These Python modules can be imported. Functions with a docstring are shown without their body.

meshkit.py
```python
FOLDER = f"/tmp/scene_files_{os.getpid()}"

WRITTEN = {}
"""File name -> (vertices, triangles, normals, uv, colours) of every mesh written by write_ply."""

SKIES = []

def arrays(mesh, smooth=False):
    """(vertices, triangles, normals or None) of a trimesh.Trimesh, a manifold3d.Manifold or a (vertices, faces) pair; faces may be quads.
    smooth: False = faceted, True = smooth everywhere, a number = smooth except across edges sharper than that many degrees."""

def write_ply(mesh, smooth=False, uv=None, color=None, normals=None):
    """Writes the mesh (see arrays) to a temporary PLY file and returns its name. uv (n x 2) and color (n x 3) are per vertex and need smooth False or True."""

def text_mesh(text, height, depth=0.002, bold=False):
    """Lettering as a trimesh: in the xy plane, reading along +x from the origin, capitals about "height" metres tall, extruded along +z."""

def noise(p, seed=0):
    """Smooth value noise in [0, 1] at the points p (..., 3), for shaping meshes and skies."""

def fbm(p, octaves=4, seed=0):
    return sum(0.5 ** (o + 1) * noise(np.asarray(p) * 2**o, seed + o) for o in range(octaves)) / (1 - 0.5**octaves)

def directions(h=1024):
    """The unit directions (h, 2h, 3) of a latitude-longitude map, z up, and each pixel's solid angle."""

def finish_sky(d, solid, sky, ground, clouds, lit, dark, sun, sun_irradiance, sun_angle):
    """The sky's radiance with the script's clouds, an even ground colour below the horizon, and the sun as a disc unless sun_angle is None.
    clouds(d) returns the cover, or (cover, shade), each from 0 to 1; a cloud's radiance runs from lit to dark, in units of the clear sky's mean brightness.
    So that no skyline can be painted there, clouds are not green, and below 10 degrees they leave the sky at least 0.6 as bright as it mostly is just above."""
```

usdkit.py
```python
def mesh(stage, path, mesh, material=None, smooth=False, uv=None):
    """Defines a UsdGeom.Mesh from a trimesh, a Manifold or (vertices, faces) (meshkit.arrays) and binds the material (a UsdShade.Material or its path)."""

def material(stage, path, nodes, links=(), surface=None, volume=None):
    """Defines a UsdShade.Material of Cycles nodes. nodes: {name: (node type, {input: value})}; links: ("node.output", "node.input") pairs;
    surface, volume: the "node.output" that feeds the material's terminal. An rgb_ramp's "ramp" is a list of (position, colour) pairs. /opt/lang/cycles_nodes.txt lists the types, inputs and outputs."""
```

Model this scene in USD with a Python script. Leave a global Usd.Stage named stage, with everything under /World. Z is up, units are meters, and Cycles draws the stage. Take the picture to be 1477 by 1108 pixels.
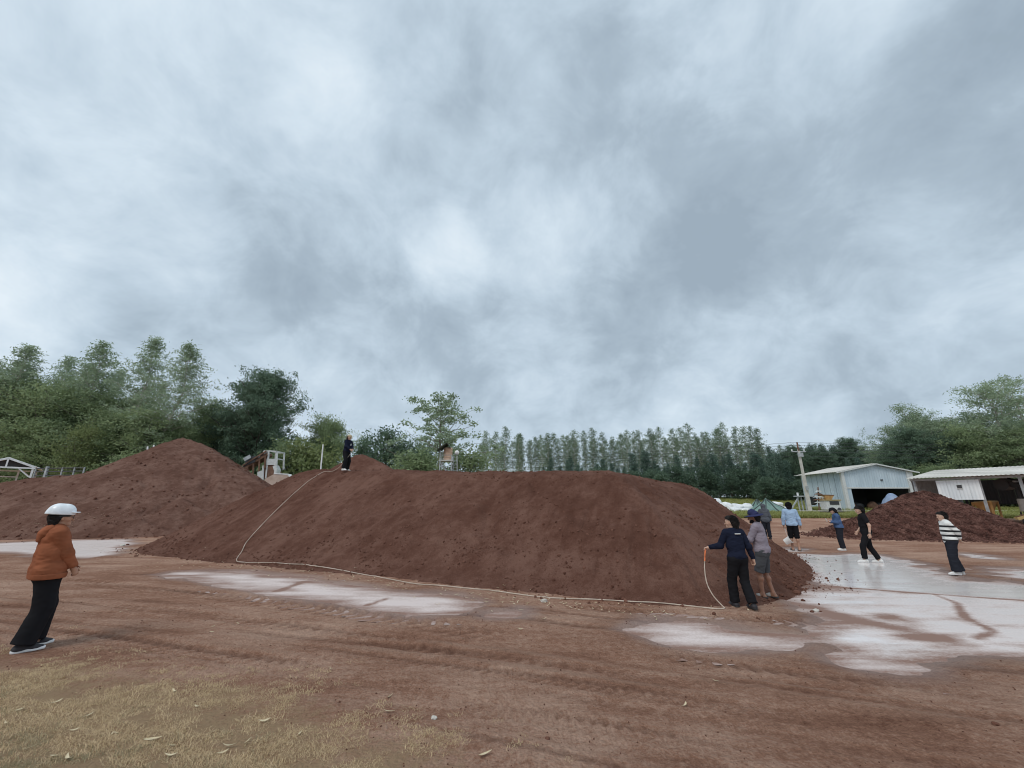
import math, numpy as np, trimesh, usdkit, meshkit
from pxr import Usd, UsdGeom, UsdLux, UsdShade, Gf, Sdf, Vt

stage = Usd.Stage.CreateInMemory()
UsdGeom.SetStageUpAxis(stage, "Z")
UsdGeom.SetStageMetersPerUnit(stage, 1.0)
UsdGeom.Xform.Define(stage, "/World")
UsdGeom.Scope.Define(stage, "/World/Looks")
PI = math.pi

# ------------------------------------------------------------------ camera
EYE, FPX, PITCH = 1.85, 590.0, math.radians(16.16)
cam = UsdGeom.Camera.Define(stage, "/World/camera")
cam.CreateHorizontalApertureAttr(36.0)
cam.CreateVerticalApertureAttr(27.0)
cam.CreateFocalLengthAttr(36.0 * FPX / 1477)
cam.CreateClippingRangeAttr(Gf.Vec2f(0.1, 5000))
cam.CreateExposureAttr(0.0)
cam.AddTranslateOp().Set(Gf.Vec3d(0, 0, EYE))
cam.AddRotateXOp().Set(90 + math.degrees(PITCH))

def ray(u, v):
    """Direction (x, y, z) in the world of a point of the 1477 x 1108 photograph."""
    x, y = (u - 738.5) / FPX, -(v - 554.0) / FPX
    return np.array([x, math.cos(PITCH) - math.sin(PITCH) * y, math.sin(PITCH) + math.cos(PITCH) * y])

def at(u, v, Y):
    d = ray(u, v)
    return np.array([d[0] / d[1] * Y, Y, EYE + d[2] / d[1] * Y])

def on_ground(u, v, z=0.0):
    d = ray(u, v)
    return np.array([0, 0, EYE]) + d * (z - EYE) / d[2]

def project(p):
    p = np.asarray(p, float)
    y, z = p[..., 1], p[..., 2] - EYE
    f = y * math.cos(PITCH) + z * math.sin(PITCH)
    up = -y * math.sin(PITCH) + z * math.cos(PITCH)
    return np.stack([738.5 + FPX * p[..., 0] / f, 554 - FPX * up / f], -1)

# ------------------------------------------------------------------ sky and sun
SUN_EL, SUN_AZ = math.radians(52), math.radians(-140)      # azimuth = atan2(x, y) of the direction towards the sun
STRENGTH = 0.1
def _sky():
    N = {"tc": ("texture_coordinate", {}), "nrm": ("vector_math", {"math_type": "normalize"}), "sep": ("separate_xyz", {}),
         "z0": ("math", {"math_type": "maximum", "value2": 0.0}), "z1": ("math", {"math_type": "add", "value2": 0.75}),
         "dx": ("math", {"math_type": "divide"}), "dy": ("math", {"math_type": "divide"}), "p": ("combine_xyz", {"z": 0.0}),
         # slow warp of the cloud plane, so that no cloud keeps a round edge
         "wn": ("noise_texture", {"scale": 4.0, "detail": 6.0, "roughness": 0.62}), "ws": ("vector_math", {"math_type": "subtract", "vector2": (0.5, 0.5, 0.5)}),
         "wm": ("vector_math", {"math_type": "scale", "scale": 0.26}), "q": ("vector_math", {"math_type": "add"}),
         "f1": ("noise_texture", {"scale": 3.1, "detail": 9.0, "roughness": 0.56, "distortion": 0.35}),
         "f2": ("noise_texture", {"scale": 8.5, "detail": 8.0, "roughness": 0.60, "distortion": 0.5}),
         "b1": ("math", {"math_type": "multiply_add", "value2": 1.6, "value3": -0.20}),
         "b2": ("math", {"math_type": "multiply_add", "value2": 0.75, "value3": -0.375}), "b3": ("math", {"math_type": "add"})}
    L = [("tc.generated", "nrm.vector1"), ("nrm.vector", "sep.vector"), ("sep.z", "z0.value1"), ("z0.value", "z1.value1"),
         ("sep.x", "dx.value1"), ("z1.value", "dx.value2"), ("sep.y", "dy.value1"), ("z1.value", "dy.value2"), ("dx.value", "p.x"), ("dy.value", "p.y"),
         ("p.vector", "wn.vector"), ("wn.color", "ws.vector1"), ("ws.vector", "wm.vector1"), ("p.vector", "q.vector1"), ("wm.vector", "q.vector2"),
         ("p.vector", "f1.vector"), ("p.vector", "f2.vector"), ("f1.fac", "b1.value1"), ("f2.fac", "b2.value1"), ("b1.value", "b3.value1"), ("b2.value", "b3.value2")]
    last = "b3.value"
    # cloud masses: (photo u, v, radius on the cloud plane, weight); dark below zero, thin and bright above it
    for i, (u, v, r, w) in enumerate(CLOUDS):
        d = ray(u, v); d = d / np.linalg.norm(d)
        c = (d[0] / (max(d[2], 0) + 0.75), d[1] / (max(d[2], 0) + 0.75), 0.0)
        N[f"c{i}d"] = ("vector_math", {"math_type": "distance", "vector2": c})
        N[f"c{i}q"] = ("math", {"math_type": "divide", "value2": 0.72 * r}); N[f"c{i}s"] = ("math", {"math_type": "power", "value2": 2.0})
        N[f"c{i}n"] = ("math", {"math_type": "multiply", "value2": -1.0}); N[f"c{i}e"] = ("math", {"math_type": "exponent"})
        N[f"c{i}a"] = ("math", {"math_type": "multiply_add", "value2": w * 0.95})
        L += [("q.vector", f"c{i}d.vector1"), (f"c{i}d.value", f"c{i}q.value1"), (f"c{i}q.value", f"c{i}s.value1"), (f"c{i}s.value", f"c{i}n.value1"),
              (f"c{i}n.value", f"c{i}e.value1"), (f"c{i}e.value", f"c{i}a.value1"), (last, f"c{i}a.value3")]
        last = f"c{i}a.value"
    N["ramp"] = ("rgb_ramp", {"ramp": [(0.0, (0.305, 0.380, 0.455)), (0.25, (0.365, 0.450, 0.530)), (0.5, (0.475, 0.575, 0.665)), (0.75, (0.590, 0.690, 0.775)), (1.0, (0.700, 0.785, 0.850))]})
    N["amp"] = ("vector_math", {"math_type": "scale", "scale": CLOUD_GAIN / STRENGTH})
    N["sky"] = ("sky_texture", {"sky_type": "single_scattering", "sun_disc": False, "sun_elevation": SUN_EL, "sun_rotation": SUN_AZ})
    N["mix"] = ("mix", {"fac": 0.97}); N["bg"] = ("background_shader", {"strength": STRENGTH})
    L += [(last, "ramp.fac"), ("ramp.color", "amp.vector1"), ("sky.color", "mix.color1"), ("amp.vector", "mix.color2"), ("mix.color", "bg.color")]
    return usdkit.material(stage, "/World/Looks/overcast_sky", N, L, surface="bg.background")
CLOUD_GAIN = 1.13
CLOUDS = [(770, 200, 0.20, -0.30), (600, 190, 0.15, -0.22), (900, 60, 0.10, -0.26), (960, 215, 0.16, -0.20), (430, 400, 0.16, -0.34), (540, 470, 0.2, -0.22), (300, 455, 0.18, -0.14), (1000, 400, 0.15, -0.34), (1090, 360, 0.16, -0.26), (930, 470, 0.2, -0.26), (1180, 340, 0.12, -0.12),
          (1430, 190, 0.20, -0.34), (1340, 110, 0.16, -0.20), (1400, 450, 0.30, -0.16), (700, 510, 0.3, -0.18), (90, 280, 0.14, -0.14), (70, 60, 0.2, -0.16), (640, 600, 0.5, -0.12), (1150, 560, 0.4, -0.16),
          (640, 350, 0.17, 0.26), (820, 330, 0.14, 0.24), (430, 140, 0.18, 0.20), (1140, 130, 0.16, 0.24), (1000, 130, 0.05, 0.26), (200, 180, 0.25, 0.12), (1250, 290, 0.16, 0.14), (760, 410, 0.16, 0.14), (250, 330, 0.2, 0.12)]
dome = UsdLux.DomeLight.Define(stage, "/World/sky")
UsdShade.MaterialBindingAPI.Apply(dome.GetPrim()).Bind(_sky())
dome.GetPrim().SetCustomDataByKey("kind", "structure")
sun = UsdLux.DistantLight.Define(stage, "/World/sun")
sun.CreateNormalizeAttr(True); sun.CreateIntensityAttr(0.4); sun.CreateAngleAttr(25.0); sun.CreateColorAttr(Gf.Vec3f(1.0, 0.96, 0.9))
sun.AddRotateZOp().Set(-math.degrees(SUN_AZ)); sun.AddRotateXOp().Set(-(90 - math.degrees(SUN_EL)))

# ------------------------------------------------------------------ helpers
_names = {}
def numbered(parent, name):
    k = _names.get((parent, name), 0); _names[(parent, name)] = k + 1
    return f"{parent}/{name}" + (f"_{k:03d}" if k else "")

def tag(prim, label=None, category=None, group=None, kind=None):
    prim = prim.GetPrim() if hasattr(prim, "GetPrim") else prim
    for k, x in (("label", label), ("category", category), ("group", group), ("kind", kind)):
        if x:
            prim.SetCustomDataByKey(k, x)
    return prim

def obj(name, mesh, mat, parent="/World", smooth=False, **kw):
    parent = parent if isinstance(parent, str) else str(parent.GetPath())
    m = usdkit.mesh(stage, numbered(parent, name), mesh, mat, smooth)
    return tag(m, **kw) if kw else m.GetPrim()

def thing(name, label, category, loc=(0, 0, 0), rz=0.0, group=None, parent="/World"):
    x = UsdGeom.Xform.Define(stage, numbered(parent, name))
    x.AddTranslateOp().Set(Gf.Vec3d(*map(float, loc)))
    if rz:
        x.AddRotateZOp().Set(float(rz))
    return tag(x, label, category, group) if label else x.GetPrim()

shapes = stage.CreateClassPrim("/World/Shapes")
def kind_of(name):
    return UsdGeom.Xform.Define(stage, f"/World/Shapes/{name}").GetPrim()

def copy(name, proto, label, category, loc, rz=0.0, scale=1.0, group=None, tilt=None):
    x = UsdGeom.Xform.Define(stage, numbered("/World", name))
    x.GetPrim().GetReferences().AddInternalReference(proto.GetPath())
    x.AddTranslateOp().Set(Gf.Vec3d(*map(float, loc))); x.AddRotateZOp().Set(float(rz))
    if tilt:
        x.AddRotateXOp().Set(float(tilt))
    s = scale if np.ndim(scale) else (scale,) * 3
    x.AddScaleOp().Set(Gf.Vec3f(*map(float, s)))
    x.GetPrim().SetInstanceable(True)
    return tag(x, label, category, group)

def cat(*ms):
    vs, fs, n = [], [], 0
    for m in ms:
        v, f = (m.vertices, m.faces) if hasattr(m, "vertices") else m
        v, f = np.asarray(v, float), np.asarray(f)
        vs.append(v); fs.append(f + n); n += len(v)
    return np.vstack(vs), np.vstack(fs)

_BF = np.array([[0, 2, 3], [0, 3, 1], [4, 5, 7], [4, 7, 6], [0, 1, 5], [0, 5, 4], [2, 6, 7], [2, 7, 3], [0, 4, 6], [0, 6, 2], [1, 3, 7], [1, 7, 5]])
def box(lo, hi):
    lo, hi = np.asarray(lo, float), np.asarray(hi, float)
    v = np.array([[(lo, hi)[k >> a & 1][a] for a in range(3)] for k in range(8)])
    return v, _BF.copy()

def bar(a, b, w, h=None, up=(0, 0, 1)):
    """A beam of rectangular section from a to b."""
    a, b = np.asarray(a, float), np.asarray(b, float); h = h or w
    d = b - a; L = np.linalg.norm(d); d /= L
    up = np.asarray(up, float)
    if abs(d @ up) > 0.98:
        up = np.array([0, 1.0, 0])
    s = np.cross(d, up); s /= np.linalg.norm(s); t = np.cross(s, d)
    v, f = box((0, -w / 2, -h / 2), (L, w / 2, h / 2))
    return a + v[:, :1] * d + v[:, 1:2] * s + v[:, 2:] * t, f[:, ::-1]

def tube(points, radii, sides=8, cap=True):
    p = np.asarray(points, float); n = len(p)
    t = np.gradient(p, axis=0); t /= np.linalg.norm(t, axis=1, keepdims=True) + 1e-12
    a = np.cross(t, np.where(np.abs(t[:, 2:]) < 0.9, [0, 0, 1.0], [1.0, 0, 0])); a /= np.linalg.norm(a, axis=1, keepdims=True) + 1e-12
    b, g = np.cross(t, a), np.arange(sides) * 2 * PI / sides
    r = np.broadcast_to(radii, (n,))[:, None, None]
    v = (p[:, None] + r * (np.cos(g)[None, :, None] * a[:, None] + np.sin(g)[None, :, None] * b[:, None])).reshape(-1, 3)
    i, j = np.meshgrid(np.arange(n - 1), np.arange(sides), indexing="ij")
    q = np.stack([i * sides + j, i * sides + (j + 1) % sides, (i + 1) * sides + (j + 1) % sides, (i + 1) * sides + j], -1).reshape(-1, 4)
    f = np.vstack([q[:, [0, 1, 2]], q[:, [0, 2, 3]]])
    if cap:
        k = len(v); v = np.vstack([v, p[:1], p[-1:]]); j = np.arange(sides); e = (n - 1) * sides
        f = np.vstack([f, np.stack([np.full(sides, k), (j + 1) % sides, j], 1), np.stack([np.full(sides, k + 1), e + j, e + (j + 1) % sides], 1)])
    return v, f

def rod(a, b, r, r2=None, sides=8):
    return tube([a, b], [r, r if r2 is None else r2], sides)

def lathe(profile, sides=20, centre=(0, 0, 0)):
    pr = np.asarray(profile, float); g = np.arange(sides) * 2 * PI / sides; n = len(pr)
    v = np.stack([pr[:, None, 0] * np.cos(g), pr[:, None, 0] * np.sin(g), np.repeat(pr[:, 1:2], sides, 1)], -1).reshape(-1, 3) + centre
    i, j = np.meshgrid(np.arange(n - 1), np.arange(sides), indexing="ij")
    q = np.stack([i * sides + j, i * sides + (j + 1) % sides, (i + 1) * sides + (j + 1) % sides, (i + 1) * sides + j], -1).reshape(-1, 4)
    return v, np.vstack([q[:, [0, 1, 2]], q[:, [0, 2, 3]]])

def sheet(o, a, b, up, waves=0.0, amp=0.03, th=0.012):
    """A corrugated sheet: corner o, edges a (across the ribs) and b (along them), ribs standing along up; pitch of the ribs in metres."""
    o, a, b, up = (np.asarray(x, float) for x in (o, a, b, up)); L = np.linalg.norm(a)
    n = max(2, int(round(L / waves * 4)) + 1) if waves else 2
    s = np.linspace(0, 1, n); h = amp * np.array([0, 1, 1, 0])[np.arange(n) % 4] if waves else np.zeros(n)
    lines = [(o + s[:, None] * a + (h + k)[:, None] * up + e * b) for k, e in ((0, 0), (0, 1), (th, 1), (th, 0))]
    v = np.vstack(lines); f = []
    for k in range(4):
        k2 = (k + 1) % 4; i = np.arange(n - 1)
        q = np.stack([k * n + i, k * n + i + 1, k2 * n + i + 1, k2 * n + i], 1); f.append(q)
    f.append(np.array([[0, n, 2 * n, 3 * n], [n - 1, 4 * n - 1, 3 * n - 1, 2 * n - 1]]))
    q = np.vstack(f)
    return v, np.vstack([q[:, [0, 1, 2]], q[:, [0, 2, 3]]])

def prism(poly, o, ax, ay, depth):
    """Polygon (list of 2-D points, any simple outline) in the plane o + x ax + y ay, extruded by the vector depth."""
    from shapely.geometry import Polygon
    m = trimesh.creation.extrude_polygon(Polygon(poly), 1.0, engine="earcut")
    v = np.asarray(m.vertices); o, ax, ay, depth = (np.asarray(x, float) for x in (o, ax, ay, depth))
    f = np.asarray(m.faces)
    if np.dot(np.cross(ax, ay), depth) < 0:
        f = f[:, ::-1]
    return o + v[:, :1] * ax + v[:, 1:2] * ay + v[:, 2:] * depth, f

def sm(e0, e1, x):
    t = np.clip((np.asarray(x, float) - e0) / (e1 - e0), 0, 1)
    return t * t * (3 - 2 * t)

def fb(x, y, scale, octaves=4, seed=0, z=0.0):
    return meshkit.fbm(np.stack([x * scale + 31.7, y * scale - 17.3, np.full(np.shape(x), z + 0.37)], -1), octaves, seed)

def inside_distance(poly, x, y):
    """Signed distance (positive inside) to a closed polygon, for arrays x, y."""
    P = np.asarray(poly, float); Q = np.roll(P, -1, 0)
    px, py = x.ravel(), y.ravel(); best = np.full(px.shape, 1e9); ins = np.zeros(px.shape, bool)
    for (ax, ay), (bx, by) in zip(P, Q):
        ex, ey = bx - ax, by - ay
        t = np.clip(((px - ax) * ex + (py - ay) * ey) / (ex * ex + ey * ey + 1e-12), 0, 1)
        best = np.minimum(best, np.hypot(px - ax - t * ex, py - ay - t * ey))
        c = (ay > py) != (by > py)
        with np.errstate(divide="ignore", invalid="ignore"):
            ins ^= c & (px < (bx - ax) * (py - ay) / (by - ay if by != ay else 1e-12) + ax)
    return np.where(ins, best, -best).reshape(x.shape)

def smooth_poly(pts, n=3):
    p = np.asarray(pts, float)
    for _ in range(n):
        q = np.roll(p, -1, 0); p = np.stack([0.75 * p + 0.25 * q, 0.25 * p + 0.75 * q], 1).reshape(-1, p.shape[1])
    return p

def grid_mesh(X, Y, Z, keep=None):
    ny, nx = X.shape; v = np.stack([X, Y, Z], -1).reshape(-1, 3)
    i, j = np.meshgrid(np.arange(ny - 1), np.arange(nx - 1), indexing="ij")
    q = np.stack([i * nx + j, i * nx + j + 1, (i + 1) * nx + j + 1, (i + 1) * nx + j], -1).reshape(-1, 4)
    if keep is not None:
        q = q[keep.ravel()[q].any(1)]
        used = np.unique(q); back = np.full(len(v), -1); back[used] = np.arange(len(used)); v, q = v[used], back[q]
    return v, np.vstack([q[:, [0, 1, 2]], q[:, [0, 2, 3]]])

def primvar(prim, name, values):
    UsdGeom.PrimvarsAPI(prim).CreatePrimvar(name, Sdf.ValueTypeNames.FloatArray, "vertex").Set(Vt.FloatArray.FromNumpy(np.asarray(values, np.float32)))

# ------------------------------------------------------------------ the lie of the land
def rise(x, y):
    return np.interp(y, [-1e4, 24, 30, 40, 50, 70, 95, 130, 1e4], [0, 0, 0.15, 0.5, 0.98, 1.85, 2.9, 3.4, 3.4])

def heap(poly, slope, cap, soft, toe=0.35):
    poly = smooth_poly(poly, 3)
    def h(x, y):
        d = inside_distance(poly, x, y)
        c = cap(x, y) if callable(cap) else cap
        up = (slope(x, y) if callable(slope) else slope) * (np.sqrt(np.maximum(d, 0) ** 2 + toe ** 2) - toe)
        k = soft
        m = np.clip(0.5 + 0.5 * (c - up) / k, 0, 1)
        out = c * (1 - m) + up * m - k * m * (1 - m)
        return np.where(d > 0, out, d * 0.5), d
    return h

MAIN = [(-15.6, 17.3), (-12.2, 15.5), (-8.5, 13.7), (-3.2, 11.4), (0.2, 9.6), (2.2, 8.6), (3.9, 8.1), (5.4, 8.8), (6.6, 10), (8.0, 11.7), (9.3, 13.7), (10.9, 17.0), (11.6, 20.5), (8, 24), (0, 25.5), (-6, 28), (-11.5, 28), (-14.8, 24.5), (-16.0, 20.3)]
main_heap = heap(MAIN, lambda x, y: 0.66 + 0.22 * sm(5.0, 8.5, x), lambda x, y: 3.0 + 0.04 * np.maximum(-x, -2) - 0.06 * np.maximum(x - 2.5, 0), 0.35)

def ridge_heap(line, slope):
    """Loose earth tipped along a ridge: line holds (photo u, v of the crest, y of the foot straight in front)."""
    pts = []
    for u, v, foot in line:
        d = ray(u, v); r = d[2] / d[1]
        Y = (foot + EYE / slope) / (1 - r / slope)
        pts.append((d[0] / d[1] * Y, Y, EYE + r * Y))
    pts = np.array(pts); out = []
    for a, b in zip(pts[:-1], pts[1:]):
        n = max(2, int(np.linalg.norm(b - a) / 0.35)); out += [a + (b - a) * k / n for k in range(n)]
    pts = np.array(out + [pts[-1]])
    def h(x, y):
        best = np.full(x.shape, -1e9)
        for px, py, pz in pts:
            best = np.maximum(best, pz - slope * (np.sqrt((x - px) ** 2 + (y - py) ** 2 + 0.04) - 0.2))
        k = 0.25                                               # a soft foot
        z = np.where(best > -3, 0.5 * (best + np.sqrt(best ** 2 + k * k)) - 0.12, best)
        return np.where(best < -0.3, best, z), best
    return h

left_heap = ridge_heap([(-150, 712, 23), (-60, 700, 22.6), (5, 692, 22.4), (50, 686, 22.4), (100, 684, 22.3), (150, 674, 22.3), (200, 660, 22.3), (248, 638, 22.4), (265, 630, 22.5), (290, 638, 23), (330, 666, 24.5), (370, 691, 26), (392, 708, 27)], 0.62)
back_heap = ridge_heap([(452, 678, 23.5), (485, 678, 23.5), (505, 662, 23.5), (522, 653, 23.5), (543, 663, 23.5), (565, 679, 23.5), (600, 700, 24)], 0.62)
rock_heap = ridge_heap([(1180, 764, 24.5), (1229, 746, 23), (1268, 734, 22.3), (1291, 719, 22), (1312, 710, 21.6), (1330, 706, 21.5), (1345, 710, 21.4), (1368, 719, 21.2), (1404, 734, 21), (1439, 746, 20.6), (1477, 757, 20.2), (1540, 768, 20)], 0.60)

# ------------------------------------------------------------------ materials
LOOK = "/World/Looks/"
def mottled(name, c1, c2, scale=8.0, rough=0.8, bump=0.0, detail=5.0, metallic=0.0, spec=0.5, lo=0.35, hi=0.65, stretch=None, grain=None, sheen=0.0):
    """A surface whose colour wanders between c1 and c2 in object space."""
    N = {"tc": ("texture_coordinate", {}), "mp": ("mapping", {"scale": stretch or (1, 1, 1)}), "n": ("noise_texture", {"scale": scale, "detail": detail, "roughness": 0.6}),
         "r": ("rgb_ramp", {"ramp": [(lo, c1), (hi, c2)]}), "p": ("principled_bsdf", {"roughness": rough, "metallic": metallic, "specular_ior_level": spec, "sheen_weight": sheen})}
    L = [("tc.object", "mp.vector"), ("mp.vector", "n.vector"), ("n.fac", "r.fac"), ("r.color", "p.base_color")]
    if bump:
        N["g"] = ("noise_texture", {"scale": grain or scale * 4, "detail": 4.0}); N["b"] = ("bump", {"strength": bump, "distance": 0.02})
        L += [("mp.vector", "g.vector"), ("g.fac", "b.height"), ("b.normal", "p.normal")]
    return usdkit.material(stage, LOOK + name, N, L, surface="p.BSDF")

def plain(name, c, rough=0.6, **k):
    return mottled(name, tuple(0.88 * x for x in c), tuple(min(1, 1.1 * x) for x in c), rough=rough, **k)

def soil(name, dark, mid, light, streak=None, grain=38.0, bump=0.6, big=0.55):
    N = {"g": ("geometry", {}), "mp": ("mapping", {"rotation": (0, 0, 0.36), "scale": (0.22, 1.0, 1.0)}),
         "n1": ("noise_texture", {"scale": big, "detail": 6.0, "roughness": 0.62}), "n2": ("noise_texture", {"scale": 1.7 if streak else 2.6, "detail": 7.0, "roughness": 0.66}),
         "n3": ("noise_texture", {"scale": grain, "detail": 4.0, "roughness": 0.7}), "vo": ("voronoi_texture", {"scale": grain * 0.55}),
         "a": ("math", {"math_type": "multiply", "value2": 0.42}), "b": ("math", {"math_type": "multiply_add", "value2": 0.40}), "n4": ("noise_texture", {"scale": grain * 0.24, "detail": 5.0, "roughness": 0.75}), "c": ("math", {"math_type": "multiply_add", "value2": 0.34}), "c4": ("math", {"math_type": "multiply_add", "value2": 0.36 if streak else 0.25, "value3": -0.18 if streak else -0.125}), "c5": ("math", {"math_type": "add"}),
         "r": ("rgb_ramp", {"ramp": [(0.40, dark), (0.54, mid), (0.68, light)]}), "p": ("principled_bsdf", {"roughness": 0.93, "specular_ior_level": 0.06}),
         "h": ("math", {"math_type": "multiply_add", "value2": -0.5}), "bp": ("bump", {"strength": bump, "distance": 0.05})}
    L = [("g.position", "mp.vector"), ("g.position", "n1.vector"), ("mp.vector" if streak else "g.position", "n2.vector"), ("g.position", "n3.vector"), ("g.position", "vo.vector"),
         ("n1.fac", "a.value1"), ("n2.fac", "b.value1"), ("a.value", "b.value3"), ("n3.fac", "c.value1"), ("b.value", "c.value3"), ("g.position", "n4.vector"), ("n4.fac", "c4.value1"), ("c.value", "c5.value1"), ("c4.value", "c5.value2"), ("c5.value", "r.fac"),
         ("vo.distance", "h.value1"), ("n3.fac", "h.value3"), ("h.value", "bp.height"), ("bp.normal", "p.normal")]
    if streak:
        # sun-bleached grass roots and the damp slab edge are named areas of the ground
        N.update({"gr": ("attribute", {"attribute": "turf"}), "gn": ("noise_texture", {"scale": 9.0, "detail": 5.0, "roughness": 0.7}), "ga": ("math", {"math_type": "multiply_add", "value2": 1.6, "value3": -0.8}),
                  "gs": ("math", {"math_type": "add"}), "gc": ("map_range", {"from_min": 0.25, "from_max": 0.95, "clamp": True}), "gm": ("mix", {"color2": (0.37, 0.255, 0.155)}),
                  "dm": ("attribute", {"attribute": "damp"}), "ds": ("math", {"math_type": "multiply", "value2": 0.45}), "dx": ("mix", {"color2": (0.125, 0.072, 0.056)}),
                  "rg": ("map_range", {"from_min": 0.0, "from_max": 1.0, "to_min": 0.93, "to_max": 0.5, "clamp": True}),
                  "tr": ("attribute", {"attribute": "track_shade"}), "tp": ("math", {"math_type": "multiply", "value2": 0.68, "use_clamp": True}), "td": ("mix", {"color2": (0.115, 0.056, 0.039)}), "tq": ("math", {"math_type": "multiply", "value2": -0.9, "use_clamp": True}), "tl": ("mix", {"color2": (0.36, 0.235, 0.175)}), "pl": ("attribute", {"attribute": "pale"}), "pm": ("mix", {"color2": (0.40, 0.31, 0.285)}), "ps": ("math", {"math_type": "multiply", "value2": 0.8}), "fl": ("attribute", {"attribute": "field"}), "fm": ("mix", {"color2": (0.26, 0.27, 0.10)})})  # td darkens grooves and tl lightens berms, shading put into the soil colour
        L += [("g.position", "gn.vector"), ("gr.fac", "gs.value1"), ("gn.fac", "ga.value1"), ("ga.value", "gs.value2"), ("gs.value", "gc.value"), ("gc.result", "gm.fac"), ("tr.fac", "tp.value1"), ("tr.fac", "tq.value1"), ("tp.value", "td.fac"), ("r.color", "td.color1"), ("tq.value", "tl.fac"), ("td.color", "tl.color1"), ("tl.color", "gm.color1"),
              ("dm.fac", "ds.value1"), ("ds.value", "dx.fac"), ("gm.color", "dx.color1"), ("pl.fac", "ps.value1"), ("ps.value", "pm.fac"), ("dx.color", "pm.color1"), ("fl.fac", "fm.fac"), ("pm.color", "fm.color1"), ("fm.color", "p.base_color"), ("dm.fac", "rg.value"), ("rg.result", "p.roughness")]
    else:
        N["sl"] = ("attribute", {"attribute": "slide"}); N["sm"] = ("math", {"math_type": "multiply_add", "value2": 0.55}); L = [x for x in L if x[1] != "r.fac"] + [("sl.fac", "sm.value1"), ("c5.value", "sm.value3"), ("sm.value", "r.fac")]
        L.append(("r.color", "p.base_color"))
    return usdkit.material(stage, LOOK + name, N, L, surface="p.BSDF")

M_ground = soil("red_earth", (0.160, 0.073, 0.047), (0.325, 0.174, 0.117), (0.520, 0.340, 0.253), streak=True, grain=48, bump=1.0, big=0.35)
M_heap = soil("tipped_soil", (0.080, 0.035, 0.024), (0.112, 0.053, 0.038), (0.165, 0.088, 0.066), grain=34, bump=0.8)
M_heap_left = soil("older_soil", (0.088, 0.043, 0.031), (0.122, 0.063, 0.047), (0.185, 0.108, 0.084), grain=26, bump=0.8)
M_rock = soil("crushed_rock_base", (0.060, 0.026, 0.020), (0.090, 0.040, 0.032), (0.130, 0.062, 0.050), grain=12, bump=1.0)
M_clod = mottled("soil_clod", (0.085, 0.038, 0.027), (0.165, 0.083, 0.060), 3.0, 0.95, 0.4, spec=0.06)
M_leaf_dry = mottled("dry_leaf", (0.50, 0.40, 0.24), (0.72, 0.64, 0.48), 5.0, 0.7)

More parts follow.
